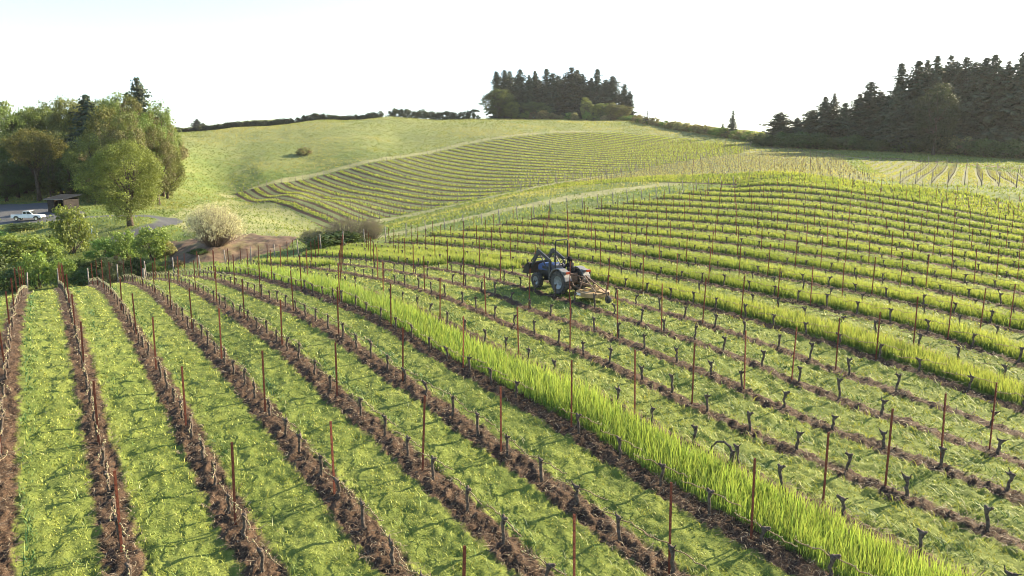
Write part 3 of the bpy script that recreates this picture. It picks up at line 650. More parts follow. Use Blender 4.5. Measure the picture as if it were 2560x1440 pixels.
# ---------------- trees and shrubs ----------------
def quads(P,N,size,rg,aspect=.7):
    n=len(P); a=rg.normal(size=(n,3)); t=np.cross(N,a); t/=np.linalg.norm(t,axis=1)[:,None]+1e-9; s=np.cross(N,t)
    s*= (size*aspect/2)[:,None]; t=t*(size/2)[:,None]
    return np.stack([P-t-s*.4,P-t*.1+s,P+t,P-t*.1-s],1)
def leafmesh(name,C,rad,per,size,rg,col,cvar=.28,flat=.8,up=.5,tips=None):
    k=len(C); P=rg.normal(size=(k,per,3)); P/=np.linalg.norm(P,axis=2)[:,:,None]; P*=(rg.random((k,per,1))**.45)*rad[:,None,None]; P[:,:,2]*=flat
    Nn=P/ (np.linalg.norm(P,axis=2)[:,:,None]+1e-6)+np.array([0,0,up])+rg.normal(size=P.shape)*.55; Nn/=np.linalg.norm(Nn,axis=2)[:,:,None]
    P=(P+C[:,None]).reshape(-1,3); Nn=Nn.reshape(-1,3); sz=size*(.6+.8*rg.random(len(P)))
    V=quads(P,Nn,sz,rg); cc=np.array(col)[None]*(1+cvar*(rg.random((k,1))*2-1)); 
    if tips is not None: m=rg.random((k,1))<tips[1]; cc=np.where(m,np.array(tips[0])[None],cc)
    c=np.repeat(cc,per,0)*(1+.25*(rg.random((k*per,1))*2-1)); c=np.repeat(c,4,0)
    I=np.arange(len(P))[:,None]*4+np.array([[0,1,2,3]])
    return mesh_np(name,V.reshape(-1,3),[I],c)
def decid(seed,h=14,r=6,cb=.25,ncl=250,per=74,leaf=.27,col=(.085,.11,.026),shape=(1,1),tips=None,trunk=.32,lobes=5,dens_in=.35):
    rg=np.random.default_rng(seed); rr_=random.Random(seed)
    zc=h*(1+cb)/2; hz=h*(1-cb)/2
    L_=[(rg.normal(size=3),rg.uniform(.8,1.18)) for _ in range(lobes)]
    C=[]
    while len(C)<ncl:
        d=rg.normal(size=3); d/=np.linalg.norm(d)
        k=.68
        for v,s in L_:
            v=v/np.linalg.norm(v); k=max(k,s*max(0,(d@v))**3)
        f=rg.uniform(dens_in,1)**.5 if rg.random()<.35 else rg.uniform(.84,1.0)
        w=1.0 if d[2]>0 else .92
        C.append(np.array([d[0]*r*k*f*w,d[1]*r*k*f*w,zc+d[2]*hz*min(k*1.28,1.05)*f]))
    C=np.array(C); rad=(.11*r+.35)*(.65+.7*rg.random(ncl))
    crown=leafmesh('crown',C,rad,per,leaf,rg,col,tips=tips); crown.materials.append(M_leaf)
    b=MB(); top=h*.55
    tp=[(0,0,-.4),(rg.normal()*.08,rg.normal()*.08,h*.12),(rg.normal()*.2,rg.normal()*.2,h*.3),(rg.normal()*.4,rg.normal()*.4,top)]
    b.tube(tp,[trunk*1.35,trunk,trunk*.8,trunk*.35],9)
    for i in range(11):
        t=rg.uniform(.12,.5)*h; t=max(t,h*cb*.6); k=int(rg.integers(ncl)); e=C[k]
        s=np.array([0,0,min(t,max(e[2]-1,.1*h))]); m=(s+e)/2+np.array([0,0,-.05*h])*rg.random()+rg.normal(size=3)*.3
        b.tube([s,m,e],[trunk*.42,trunk*.26,.04],6)
        for _ in range(2):
            e2=C[int(np.argmin(np.linalg.norm(C-e-rg.normal(size=3)*r*.3,axis=1)))]
            b.tube([m,(m+e2)/2+rg.normal(size=3)*.2,e2],[trunk*.2,trunk*.12,.03],5)
    tr=b.mesh('trunk',True); tr.materials.append(M_bark); return tr,crown
def conifer(seed,h=26,r=4.2,base=.06,col=(.046,.062,.036),gap=.85,sparse=1.0,droop=.25,leaf=1.15):
    rg=np.random.default_rng(seed); P=[];N=[];S=[]; b=MB(); b.tube([(0,0,-.5),(rg.normal()*.1,rg.normal()*.1,h*.5),(0,0,h*.98)],[.011*h+.08,.007*h+.05,.03],7)
    z=base*h
    while z<h*.985:
        f=(z/h-base)/(1-base); L0=r*(1-f)**.55*(.75+.25*min(1,f*6))*(.62+.76*float(vnoise(np.array(z*.42),np.array(seed*3.7),5)))+.05
        nb=int(rg.integers(4,7)*sparse)+1; a0=rg.random()*6.28
        for i in range(nb):
            a=a0+6.283*i/nb+rg.normal()*.25; L1=L0*rg.uniform(.55,1.15); up=.35*f-.12
            n=max(2,int(L1/.38)); e=None
            for j in range(n):
                t=(j+.6)/n; rad_=L1*t; zz=z+rad_*up-droop*rad_*rad_/max(L1,1)*.8+rg.normal()*.10
                w=.40*L1*(1-t)*.8+.15
                for sgn in (-1,0,1):
                    o_=sgn*w*rg.uniform(.3,1)
                    P.append((math.cos(a)*rad_-math.sin(a)*o_,math.sin(a)*rad_+math.cos(a)*o_,zz-abs(o_)*.25+rg.normal()*.06)); N.append((math.cos(a)*.75+rg.normal()*.5,math.sin(a)*.75+rg.normal()*.5,.45+rg.normal()*.35)); S.append(leaf*rg.uniform(.7,1.4)*(.38+.62*(1-f)))
            if L1>1.2: b.tube([(0,0,z),(math.cos(a)*L1*.9,math.sin(a)*L1*.9,z+L1*.9*up-droop*L1*.65)],[.045,.012],4,False)
        z+=gap*rg.uniform(.7,1.25)*(1-.45*f)
    P=np.array(P);N=np.array(N);N/=np.linalg.norm(N,axis=1)[:,None]; S=np.array(S)
    V=quads(P,N,S,rg,.62); c=np.array(col)[None]*(1+.35*(rg.random((len(P),1))*2-1)); c=np.repeat(c,4,0)
    crown=mesh_np('crown',V.reshape(-1,3),[np.arange(len(P))[:,None]*4+np.array([[0,1,2,3]])],c); crown.materials.append(M_needle)
    tr=b.mesh('trunk',True); tr.materials.append(M_bark); return tr,crown
def bush(seed,w=3,h=2.4,ncl=60,per=40,leaf=.16,col=(.08,.13,.03),stems=9,tips=None,upright=False,stemcol=None):
    rg=np.random.default_rng(seed); C=[];b=MB()
    while len(C)<ncl:
        d=rg.normal(size=3); d/=np.linalg.norm(d); d[2]=abs(d[2])*(1 if rg.random()<.8 else -.3); k=rg.uniform(.55,1.08)
        C.append((d[0]*w/2*k,d[1]*w/2*k,h*.32+d[2]*h*.66*k+(rg.random()**3*h*.25 if upright else 0)))
    C=np.array(C); m=leafmesh('foliage',C,(.10*w+.16)*(.6+.8*rg.random(ncl)),per,leaf,rg,col,tips=tips); m.materials.append(M_leaf)
    for i in range(stems):
        e=C[int(rg.integers(ncl))]; b.tube([(rg.normal()*.12*w*.4,rg.normal()*.12*w*.4,-.25),(e[0]*.4,e[1]*.4,e[2]*.5),e],[.05,.03,.012],4,False)
    s=b.mesh('stems',True); s.materials.append(M_bark); return s,m
def twigbush(seed,w,h,nst,leaf,nleaf,lcol,scol,thick=.012,lmat=None):
    """many fine rods fanning from the base, with small pale leaves or catkins along them"""
    rg=np.random.default_rng(seed); b=MB(); P=[]
    for i in range(nst):
        d=rg.normal(size=2); d/=np.linalg.norm(d); sp=rg.random()**.6
        e=np.array([d[0]*w/2*sp,d[1]*w/2*sp,h*(.10+.90*math.sqrt(max(0,1-.97*sp**2.6)))*rg.uniform(.72,1.04)])
        s=np.array([d[0]*.10*w*sp,d[1]*.10*w*sp,-.2]); m=s*.4+e*.45+np.array([d[0],d[1],.4])*.06*w+rg.normal(size=3)*.1
        b.tube([s,m,e],[thick*2.2,thick*1.3,thick*.5],3,False)
        for _ in range(3):
            k=rg.uniform(.35,.9); o=(m*(1-k)*2*.5+e*k) if k>.5 else m*(.5+k)+e*(.5-k)*.2
            e2=o+np.array([rg.normal(),rg.normal(),abs(rg.normal())+.4])*.12*w*.6; b.tube([o,e2],[thick*.8,thick*.4],3,False); 
            for t in rg.random(nleaf//(nst*4)+1): P.append(o+(e2-o)*t+rg.normal(size=3)*.05)
        for t in rg.uniform(.18,1,nleaf//(nst*4)+1): P.append((m*(1-t)+e*t)+rg.normal(size=3)*.06)
    P=np.array(P); N=rg.normal(size=P.shape); N/=np.linalg.norm(N,axis=1)[:,None]
    V=quads(P,N,leaf*(.6+.8*rg.random(len(P))),rg); c=np.array(lcol)[None]*(1+.3*(rg.random((len(P),1))*2-1))
    m=mesh_np('foliage',V.reshape(-1,3),[np.arange(len(P))[:,None]*4+np.array([[0,1,2,3]])],np.repeat(c,4,0)); m.materials.append(M_leaf)
    s=b.mesh('stems',True); s.materials.append(paint('twigs',scol,.85,0,.3,20)); return s,m
def plant(name,label,cat,meshes,loc,scale=(1,1,1),rz=0,group=None,names=('trunk','crown')):
    t=thing(name,label,cat,loc,rz,group); t.scale=scale
    for nm,me in zip(names,meshes): obj(nm,me,None,t)
    return t
def at(u,v,Y): x,y,_=by_y(u,v,Y); return x,y,gz(x,y)
def height(u,vtop,x,y,z,Y):                    # metres from the ground to where the photo shows the top
    return by_y(u,vtop,Y)[2]-z
tr=random.Random(11)
FIR=[conifer(300+i,26,4.4-.3*(i%3),.10 if i%2 else .03,gap=.8,sparse=1.2) for i in range(8)]
SPR=[conifer(320+i,22,5.2,.0,(.050,.068,.038),gap=.8,sparse=1.3,droop=.12) for i in range(3)]
BARE=conifer(340,9,2.2,.15,(.05,.06,.045),gap=.7,sparse=.5,leaf=.45)
DEC=[decid(400,16,6.5,.06,col=(0.118,0.157,0.040),lobes=7),decid(401,15,6,.05,col=(0.129,0.157,0.045),lobes=6,tips=((.17,.13,.07),.08)),decid(402,17,6.2,.06,col=(0.090,0.129,0.038)),decid(403,14,5.5,.04,col=(0.151,0.174,0.050)),decid(404,16,6.8,.05,col=(0.078,0.114,0.034),lobes=8),decid(405,15,6,.12,col=(.130,.125,.055),tips=((.12,.14,.04),.5))]
DARKT=decid(420,16,6.6,.05,220,60,.30,(.034,.046,.018),lobes=8)
UMB=decid(410,15.5,7.6,.52,260,70,.27,(.165,.175,.052),lobes=9,trunk=.42)
SLIM=[decid(411,13,2.1,.12,70,40,.26,(.085,.105,.028),trunk=.16),decid(412,11,2.3,.10,60,40,.26,(.075,.10,.026),trunk=.16)]
MAPLE=decid(413,15.5,6.9,.10,430,88,.21,(.165,.205,.050),lobes=11,trunk=.42,dens_in=.2)
THIN=decid(414,15,5,.35,34,22,.35,(.10,.12,.05),trunk=.2)
# left woodland: photo u, top v, forward distance, crown radius px, kind, label
LEFT=[(20,268,200,55,0,'pale green rounded tree at the far left edge of the woodland'),(75,278,205,55,2,'dark green tree behind the umbrella shaped tree at far left'),
(128,268,205,50,0,'olive green treetop on the woodland skyline left of the small fir'),(180,262,200,48,3,'yellow green treetop just left of the small fir on the skyline'),
(40,330,185,60,4,'dark shaded tree behind the umbrella tree, left side'),(150,330,182,60,4,'dark shaded tree between the umbrella tree and small fir'),(205,380,172,45,4,'dark shaded tree behind the dark shed'),
(285,248,195,42,2,'dark green tree behind the pointed fir on the skyline'),(300,258,180,45,0,'rounded green tree in front of the tall fir, left side'),(345,262,172,42,5,'tan budding tree below the tall fir'),
(270,285,165,52,3,'olive green tree between the small fir and maple'),(320,300,158,50,5,'brownish budding tree rising behind the maple'),(375,285,170,45,0,'green tree under the right side of the tall fir'),
(405,272,185,38,1,'yellow tinged tree at the right end of the woodland skyline'),(392,330,165,42,5,'pinkish tan tree right of the maple'),(420,335,190,32,3,'light green tree standing at the meadow edge of the woodland'),
(235,350,155,48,1,'olive tree behind the left half of the maple'),(-40,300,190,70,4,'dark tree cut by the left edge of the photo'),(-60,380,160,60,4,'shaded tree low at the left edge of the photo'),(10,400,172,50,4,'deep shaded tree left of the umbrella tree trunk'),(240,300,190,45,2,'dark green tree right below the small fir')]
LEFT+=[(15,268,216,60,3,'light green crown at the back of the woodland, far left'),(95,270,218,60,0,'green crown at the back of the woodland above the umbrella tree'),(165,264,216,55,1,'olive crown at the back of the woodland left of the small fir'),(215,266,214,50,3,'light crown at the back right beside the small fir'),(265,250,212,50,0,'green crown at the back between the two firs'),(320,248,205,48,3,'light green crown just left of the tall fir'),(398,292,196,44,1,'olive crown filling the right shoulder of the woodland'),(350,320,176,55,0,'green tree right behind the maple crown'),(415,345,182,36,3,'light leafy tree low at the right end of the woodland'),(235,420,158,46,4,'dark low tree right behind the shed'),(285,430,160,46,4,'dark low tree behind the maple trunk'),(-10,430,196,60,2,'dark low tree in the deep shade at far left'),(60,420,200,60,4,'dark low tree behind the umbrella tree trunk'),(130,415,200,55,4,'dark low tree between the two slim trees'),(185,420,195,50,2,'dark low tree behind the second slim tree')]
for u,vt,Y,rp,k,lab in LEFT:
    x,y,z=at(u,440,Y); h=1.06*height(u,vt,x,y,z,Y); hh,rr_={0:(16,6.5),1:(15,6),2:(17,6.2),3:(14,5.5),4:(16,6.8),5:(15,6)}[k]; s=rp*Y/1800/rr_*1.4
    plant('broadleaf_tree',lab,'tree',DEC[k],(x,y,z),(s,s,h/hh),tr.random()*6.28,'trees of the left woodland')
for u,vt,Y,lab,k,rp in ((360,193,186,'tall pointed fir rising highest above the left woodland',0,64),(230,235,182,'smaller dark fir poking above the left woodland',1,88)):
    x,y,z=at(u,430,Y); h=height(u,vt,x,y,z,Y); plant('fir_tree',lab,'tree',SPR[k],(x,y,z),(rp*Y/1800/5.0,rp*Y/1800/5.0,h/22),tr.random()*6,'firs in the left woodland')
x,y,z=at(97,490,166); plant('umbrella_tree','old tree with a flat umbrella crown and bare pale trunk','tree',UMB,(x,y,z),(1,1,height(97,326,x,y,z,166)/15.5),1)
for (u,v,Y,vt,k,lab) in ((128,505,160,362,0,'slim upright tree just right of the umbrella tree'),(176,495,155,385,1,'slim upright tree behind the dark shed')):
    x,y,z=at(u,v,Y); plant('slim_tree',lab,'tree',SLIM[k],(x,y,z),(1,1,height(u,vt,x,y,z,Y)/(13 if k==0 else 11)),2)
x,y,z=at(326,560,115); plant('big_maple','large spreading yellow green tree alone beside the gravel track','tree',MAPLE,(x,y,z),(1.0,1.0,height(315,338,x,y,z,115)/15.5),.7)
# small bushes at the woodland edge by the meadow
BUSH=[bush(500,3,2.4,70,46,.17,(.12,.185,.04)),bush(501,3,2.6,70,46,.17,(.15,.205,.045),upright=True),bush(502,3,2.2,70,46,.17,(.062,.098,.028)),bush(503,3,2.4,70,46,.18,(.17,.165,.07),tips=((.16,.11,.07),.2)),bush(504,3,2.3,70,46,.18,(.24,.23,.10))]
SHR=[ # u, base v, forward, width px, top v, mesh, label
(440,388,240,58,345,4,'pale yellow bush where the left woodland meets the meadow'),(405,405,225,45,370,2,'dark bush under the tan trees at the meadow edge'),(405,447,205,26,436,3,'low brownish bush at the foot of the meadow by the maple'),
(182,640,103,94,522,1,'tall upright two toned bush left of the maple trunk'),(60,690,95,135,590,1,'wide green bush near the left edge below the truck'),(20,650,104,110,575,0,'green bush at the left edge below the white truck'),
(118,665,97,80,600,1,'light green bush just left of the tall upright bush'),(262,662,98,80,590,0,'green bush right of the tall upright bush'),(315,660,97,70,582,1,'green bush below the maple trunk'),
(385,668,95,84,572,1,'bright yellow green bush right of the low bushes under the maple'),(420,650,96,40,600,4,'pale bush beside the bright bush near the brown dirt'),
(95,728,84,72,635,1,'bright leafy bush standing close behind the left vine rows'),(165,726,84,62,650,1,'light green bush behind the second vine row from left'),(32,740,83,90,672,2,'dark bramble clump behind the leftmost vine row'),
(215,722,84,80,668,2,'dark bramble clump behind the left vine rows'),(290,715,84,70,640,3,'brownish bramble behind the leaning end posts'),(255,690,90,90,640,2,'dark low bramble below the green bushes'),(345,700,86,70,640,2,'dark green bramble beside the fat grey post'),
(395,700,85,55,655,1,'small bright bush behind the end posts at left'),(440,690,86,60,650,3,'brown dry scrub at the edge of the red dirt'),(500,672,88,50,645,2,'small dark scrub clump on the red dirt'),(-30,720,86,110,620,2,'dark bramble cut by the left edge of the photo'),(140,700,90,90,640,2,'dark hollow scrub between the bright bushes'),(200,690,92,70,640,0,'green shrub below the upright two toned bush'),
(60,575,122,90,556,2,'low hedge like scrub under the white truck'),(150,580,120,50,560,0,'low green scrub right of the white truck'),
(850,618,86,150,575,2,'dark bramble at the foot of the grey twiggy shrubs'),(800,625,84,70,598,0,'green weeds left of the grey twiggy shrubs'),(762,390,275,40,368,3,'lone round bush with dry twigs on the open meadow'),
(1420,540,93,0,0,0,'')]
for u,vb,Y,wp,vt,k,lab in SHR[:-1]:
    x,y,z=at(u,vb,Y); h=max(.8,height(u,vt,x,y,z,Y)); w=wp*Y/1800
    plant('meadow_bush' if 'meadow' in lab else 'shrub',lab,'bush',BUSH[k],(x,y,z),(w/3.1,w/3.1,h/2.55),tr.random()*6,'shrubs of the valley',('stems','foliage'))
WH=twigbush(520,6.8,5.2,330,.10,15000,(.52,.49,.36),(.16,.12,.09)); GRY=[twigbush(521,5,3.8,260,.10,2400,(.17,.17,.10),(.20,.165,.13)),twigbush(522,4,3.0,240,.09,3800,(.21,.22,.12),(.19,.16,.12))]
x,y,z=at(538,612,90.5); w=156*90/1800; plant('blossom_shrub','big rounded shrub covered in creamy white blossom by the red dirt','bush',WH,(x,y,z),(w/6.8,w/6.8,height(540,503,x,y,z,90.5)/5.4),.4,None,('stems','foliage'))
for u,vb,Y,wp,vt,k,lab in ((872,616,88,125,537,0,'largest grey twiggy shrub behind the middle vine rows'),(790,622,88,110,566,1,'pale green grey shrub left of the largest twiggy shrub'),(930,604,90,70,540,0,'brownish twiggy shrub right of the largest grey shrub')):
    x,y,z=at(u,vb,Y); w=wp*Y/1800; plant('twiggy_shrub',lab,'bush',GRY[k],(x,y,z),(w/4.6,w/4.6,height(u,vt,x,y,z,Y)/(4.0 if k==0 else 3.15)),tr.random()*6,None,('stems','foliage'))
# hilltop stand
HT=[(1243,175,436,16),(1262,172,440,18),(1274,176,446,18),(1298,172,438,20),(1320,187,436,18),(1340,176,440,17),(1366,171,438,19),(1381,180,436,17),(1392,186,442,16),(1408,190,444,16),(1427,166,436,24),(1442,173,440,20),(1456,183,436,18),(1477,193,438,17),(1492,171,436,20),(1512,196,438,17),(1530,187,434,18),(1560,208,430,17),(1573,226,426,13),(1350,200,446,18),(1290,195,448,18),(1470,200,446,18)]
for i,(u,vt,Y,rp) in enumerate(HT):
    x,y,z=at(u,296,Y); h=height(u,vt,x,y,z,Y); s=rp*1.55*Y/1800/4.0
    lab='dark fir in the hilltop stand, %s from left along its skyline'%ordn(i+1) if i<19 else 'dark fir half hidden inside the hilltop stand'
    plant('fir_tree',lab,'tree',FIR[(i*5)%8],(x,y,z),(s*tr.uniform(.9,1.4),s*tr.uniform(.9,1.4),h/26),tr.random()*6,'firs of the hilltop stand').rotation_euler[0]=tr.gauss(0,.025)
HD=[(1247,218,420,40,2,'big rounded broadleaf tree at the left end of the hilltop stand'),(1340,253,420,34,4,'low dark rounded tree under the hilltop firs'),(1278,252,414,20,0,'smaller green tree leaning on the big hilltop broadleaf'),
(1466,245,416,17,3,'narrow olive tree before the right hilltop firs'),(1502,256,412,22,0,'rounded olive tree, middle of three at the right hilltop'),(1552,264,408,26,5,'wide tan tree at the right end of the hilltop stand'),(1528,258,410,18,3,'olive treetop squeezed between two rounded hilltop trees')]
for u,vt,Y,rp,k,lab in HD:
    x,y,z=at(u,298,Y); h=height(u,vt,x,y,z,Y); hh,rr_={0:(16,6.5),1:(15,6),2:(17,6.2),3:(14,5.5),4:(16,6.8),5:(15,6)}[k]; s=rp*Y/1800/rr_*1.35
    plant('broadleaf_tree',lab,'tree',DEC[k],(x,y,z),(s,s,h/hh),tr.random()*6,'broadleaf trees of the hilltop')
x,y,z=at(1217,297,424); plant('thin_tree','thin see through tree left of the hilltop stand','tree',THIN,(x,y,z),(.82,.82,height(1215,225,x,y,z,424)/15),0)
for u,vb,vt,Y,wd,lab in ((1618,312,268,372,4.0,'small half bare tree on the skyline right of the hilltop stand'),(1830,338,275,300,3.4,'pointed young fir above the ridge scrub'),(494,330,297,530,6.5,'tiny distant fir on the left horizon'),(509,329,307,532,3.6,'tiny distant fir, smaller one on the left horizon'),(1806,336,306,310,2,'slim young tree left of the pointed young fir')):
    x,y,z=at(u,vb,Y); m=BARE if 'bare' in lab else SPR[2]; H0,r0=(9,2.2) if 'bare' in lab else (22,5.2)
    plant('young_fir' if 'bare' not in lab else 'bare_tree',lab,'tree',m,(x,y,z),(wd/r0*.9,wd/r0*.9,height(u,vt,x,y,z,Y)/H0),tr.random()*6)
# scrub along the ridge and under the hilltop stand
i=0
for k in range(15):
    u=1288+k*22+tr.uniform(-6,6); Y=416-k*1.2; x,y,z=at(u,299,Y); w=tr.uniform(4,7.5); h=tr.uniform(2.2,5.2); i+=1
    plant('scrub_bush','pale scrub under the hilltop firs, %s bush from left'%ordn(i),'bush',BUSH[tr.choice((3,4,4,0))],(x,y,z),(w/3,w/3,h/2.5),tr.random()*6,'scrub below the hilltop firs',('stems','foliage'))
for k in range(40):
    t=k/39; u=1590+t*345; vb=313+t*50; Y=385-t*130; x,y,z=at(u,vb,Y); w=tr.uniform(4,6.5); h=tr.uniform(2.0,4.2)*(1-.1*t)
    plant('scrub_bush','ridge scrub bush, %s from left between hilltop stand and dark forest'%ordn(k+1),'bush',BUSH[tr.choice((3,4,4,3,0))],(x,y,z),(w/3,w/3,h/2.5),tr.random()*6,'scrub along the ridge',('stems','foliage'))
# right forest
RF=[(1948,280,262,24),(1987,293,258,16),(2022,275,255,30),(2052,240,250,28),(2076,232,250,24),(2105,256,246,24),(2138,232,244,28),(2165,201,242,30),(2190,225,242,26),(2205,236,240,24),(2243,156,236,32),(2276,150,234,32),(2300,148,238,30),(2322,137,232,30),(2350,134,236,32),(2372,150,230,28),(2396,136,234,30),(2420,150,228,28),(2445,142,232,30),(2470,134,228,32),(2497,150,226,28),(2530,126,224,34),(2558,136,226,32),(2590,140,222,34),(2625,130,224,34),(2670,150,220,34),
(2225,215,228,24),(2260,250,222,24),(2335,170,246,34),(2385,175,248,34),(2435,165,246,34),(2485,170,244,34),(2540,160,242,34),(2290,190,248,34),(2600,165,240,34)]
for i,(u,vt,Y,rp) in enumerate(RF):
    x,y,z=at(u,395,Y); h=height(u,vt,x,y,z,Y); s=rp*1.55*Y/1800/4.0
    lab='dark conifer in the right forest, %s from left along its skyline'%ordn(i+1) if i<26 else 'dark conifer, %s of those half hidden deep in the right forest'%ordn(i-25)
    plant('conifer',lab,'tree',FIR[(i*3)%8] if i>2 else SPR[i],(x,y,z),(s*tr.uniform(.9,1.45),s*tr.uniform(.9,1.45),h/(26 if i>2 else 22)),tr.random()*6,'conifers of the right forest').rotation_euler[0]=tr.gauss(0,.025)
x,y,z=at(2332,400,212); plant('broadleaf_tree','dark broadleaf tree standing in front of the right forest conifers','tree',DARKT,(x,y,z),(1.25,1.25,height(2330,210,x,y,z,212)/16),2)
for k in range(34):
    t=k/33; u=1905+t*760; Y=247-t*52+tr.uniform(-3,3); x,y,z=at(u,365+t*60,Y); w=tr.uniform(5.5,10); h=tr.uniform(3.2,5.6)
    plant('forest_edge_bush','shaded bush along the right forest edge, %s from left'%ordn(k+1),'bush',BUSH[tr.choice((2,2,2,3,2))],(x,y,z),(w/3,w/3,h/2.5),tr.random()*6,'bushes along the right forest edge',('stems','foliage'))
# hedgerows on the ridge
def hedge(name,label,pts,w,h,seed):
    rg=np.random.default_rng(seed); P=np.array([by_y(*a)[:2] for a in pts]); C=[];rad=[]
    for i in range(len(P)-1):
        L1=np.linalg.norm(P[i+1]-P[i])
        for s in np.arange(0,L1,1.1):
            c=P[i]+(P[i+1]-P[i])*s/L1; g=gz(*c); hh=h*(.55+.9*fbm(c[0]*.13,c[1]*.13,71))
            for _ in range(7): C.append((c[0]+rg.normal()*w*.3,c[1]+rg.normal()*w*.3,g+rg.random()*hh-.3)); rad.append(1.35*rg.uniform(.7,1.2))
    m=leafmesh('hedge',np.array(C),np.array(rad),46,.6,rg,(.050,.062,.030)); o=obj(name,m,M_leaf); tag(o,label,'hedge')
hedge('hedgerow','long dark hedgerow climbing the left ridge to the gap',[(440,334,348),(520,329,352),(600,320,358),(700,310,366),(800,302,374),(880,296,382),(958,291,388)],2.4,2.9,81)
hedge('hedgerow','shorter dark hedgerow right of the gap on the ridge top',[(975,291,394),(1040,291,400),(1120,295,408),(1195,299,414)],2.6,4.2,82)
# ---------------- tractor, mower, driver, truck, shed ----------------
P_blue=paint('blue_paint',(.030,.068,.22),.45,0,.15,4); P_black=paint('black_paint',(.022,.024,.028),.45,.2,.3,8); P_grey=paint('grey_plastic',(.16,.155,.155),.55,0,.25,5)
P_tyre=paint('dusty_tyre',(.05,.048,.045),.9,0,.5,7,(.11,.10,.09)); P_rim=paint('pale_rim',(.30,.31,.30),.5,.1,.3,6); P_tan=paint('faded_yellow_deck',(.34,.225,.095),.6,0,.3,5)
P_white=paint('white_paint',(.72,.74,.74),.35,0,.08,2); P_glass=paint('dark_glass',(.03,.035,.04),.08,0,.1,1); P_red=paint('red_lens',(.55,.08,.03),.3,0,.1,3); P_rust=paint('rusty_bars',(.20,.13,.09),.7,.3,.4,8)
P_chrome=paint('chrome',(.5,.5,.5),.25,.9,.1,2); P_lens=paint('lamp_lens',(.7,.7,.66),.15,0,.1,3)
pt,qt=23.72,30.6; tx,ty=xy(pt,qt)
fx,fy=xy(pt,qt+2.1); lx,ly=xy(pt-.65,qt+1); rx_,ry_=xy(pt+.65,qt+1)
fwd=Vector((fx-tx,fy-ty,float(H(fx,fy)-H(tx,ty)))).normalized(); lft=Vector((lx-rx_,ly-ry_,float(H(lx,ly)-H(rx_,ry_)))).normalized(); upv=fwd.cross(lft).normalized(); lft=upv.cross(fwd)
TM=Matrix((fwd,lft,upv)).transposed().to_4x4(); TM.translation=Vector((tx,ty,float(H(tx,ty))+.06))
T=thing('tractor','blue tractor with raised front loader driving between vine rows','tractor'); T.matrix_world=TM@Matrix.Scale(1.03,4)
def wheel(par,name,c,R_,w,rimr,lugs):
    b=MB(); b.lathe([(rimr,-w/2*.8),(R_*.90,-w/2),(R_*.965,-w*.36),(R_*.965,w*.36),(R_*.90,w/2),(rimr,w/2*.8)],c,28)
    for k in range(lugs):
        for s in (-1,1):
            a=2*math.pi*(k+(.5 if s>0 else 0))/lugs; b.box((c[0]+math.cos(a)*R_*.965,c[1]+s*w*.24,c[2]+math.sin(a)*R_*.965),(.07,w*.46,.055),(0,-a,s*.5))
    wh=b.build(name,P_tyre,par); 
    r=MB(); r.lathe([(.001,-.02),(rimr*.45,-.03),(rimr*.6,w*.12),(rimr*.92,w*.18),(rimr*1.02,w*.42),(rimr*1.02,-w*.42),(rimr*.9,-w*.2),(.001,-.04)],c,24)
    for k in range(6): a=k*math.pi/3; r.box((c[0]+math.cos(a)*rimr*.3,c[1]+(.03 if c[1]>0 else -.03),c[2]+math.sin(a)*rimr*.3),(.04,.05,.04))
    r.build('rim',P_rim,wh,True); return wh
RW,FW=.62,.42
for s in (1,-1):
    wheel(T,'rear_wheel',(0,s*.62,RW),RW,.36,.34,16); wheel(T,'front_wheel',(2.12,s*.58,FW),FW,.27,.23,14)
b=MB(); b.box((.95,0,.62),(2.3,.34,.34)); b.box((.05,0,.62),(.6,.62,.42)); b.tube([(0,-.55,RW),(0,.55,RW)],.11,10); b.tube([(2.12,-.5,FW),(2.12,.5,FW)],.07,8); b.box((1.65,0,.88),(1.1,.46,.36)); b.box((2.35,0,.72),(.35,.4,.34)); b.box((.65,.42,.42),(.5,.2,.05)); b.box((.65,-.42,.42),(.5,.2,.05)); b.box((.65,.34,.55),(.04,.04,.3)); b.box((.55,0,.82),(.5,.8,.06)); b.build('chassis',P_black,T,bevel=.015)
b=MB(); b.prism([(.95,1.02),(.95,1.40),(1.35,1.43),(2.1,1.36),(2.42,1.24),(2.46,.92),(2.2,.95),(1.5,1.0)],-.30,.30); hood=b.build('hood',P_blue,T,bevel=.05)
for s in (1,-1): b=MB(); b.box((2.462,s*.17,1.10),(.02,.16,.12)); b.build('headlight',P_lens,hood)
b=MB(); b.box((1.75,.303,1.14),(.55,.012,.16)); b.box((1.75,-.303,1.14),(.55,.012,.16)); b.box((2.468,0,1.0),(.012,.34,.10)); b.build('grille',P_black,hood)
for s_ in (1,-1): b=MB(); b.box((1.02,.31*s_,1.2),(.20,.03,.32)); b.build('side_panel',P_grey,hood)
b=MB(); b.prism([(.70,.95),(.72,1.38),(.92,1.45),(.97,.95)],-.29,.29); dash=b.build('dashboard',P_grey,T,bevel=.02)
b=MB(); b.tube([(.86,0,1.40),(.62,0,1.52)],.022,8); pts=[(.62+.09*math.cos(a)*0+(-.07*math.sin(a)),.18*math.cos(a),1.52+.165*math.sin(a)) for a in np.linspace(0,2*math.pi,19)]; b.tube(pts,.016,6,False); b.tube([pts[0],(.62,0,1.52),pts[9]],.012,5); b.build('steering_wheel',P_black,dash)
b=MB(); b.tube([(1.55,-.2,1.42),(1.55,-.2,1.55),(1.52,-.2,2.0)],[.05,.035,.035],8) ; b.build('exhaust_stack',P_black,T,True)
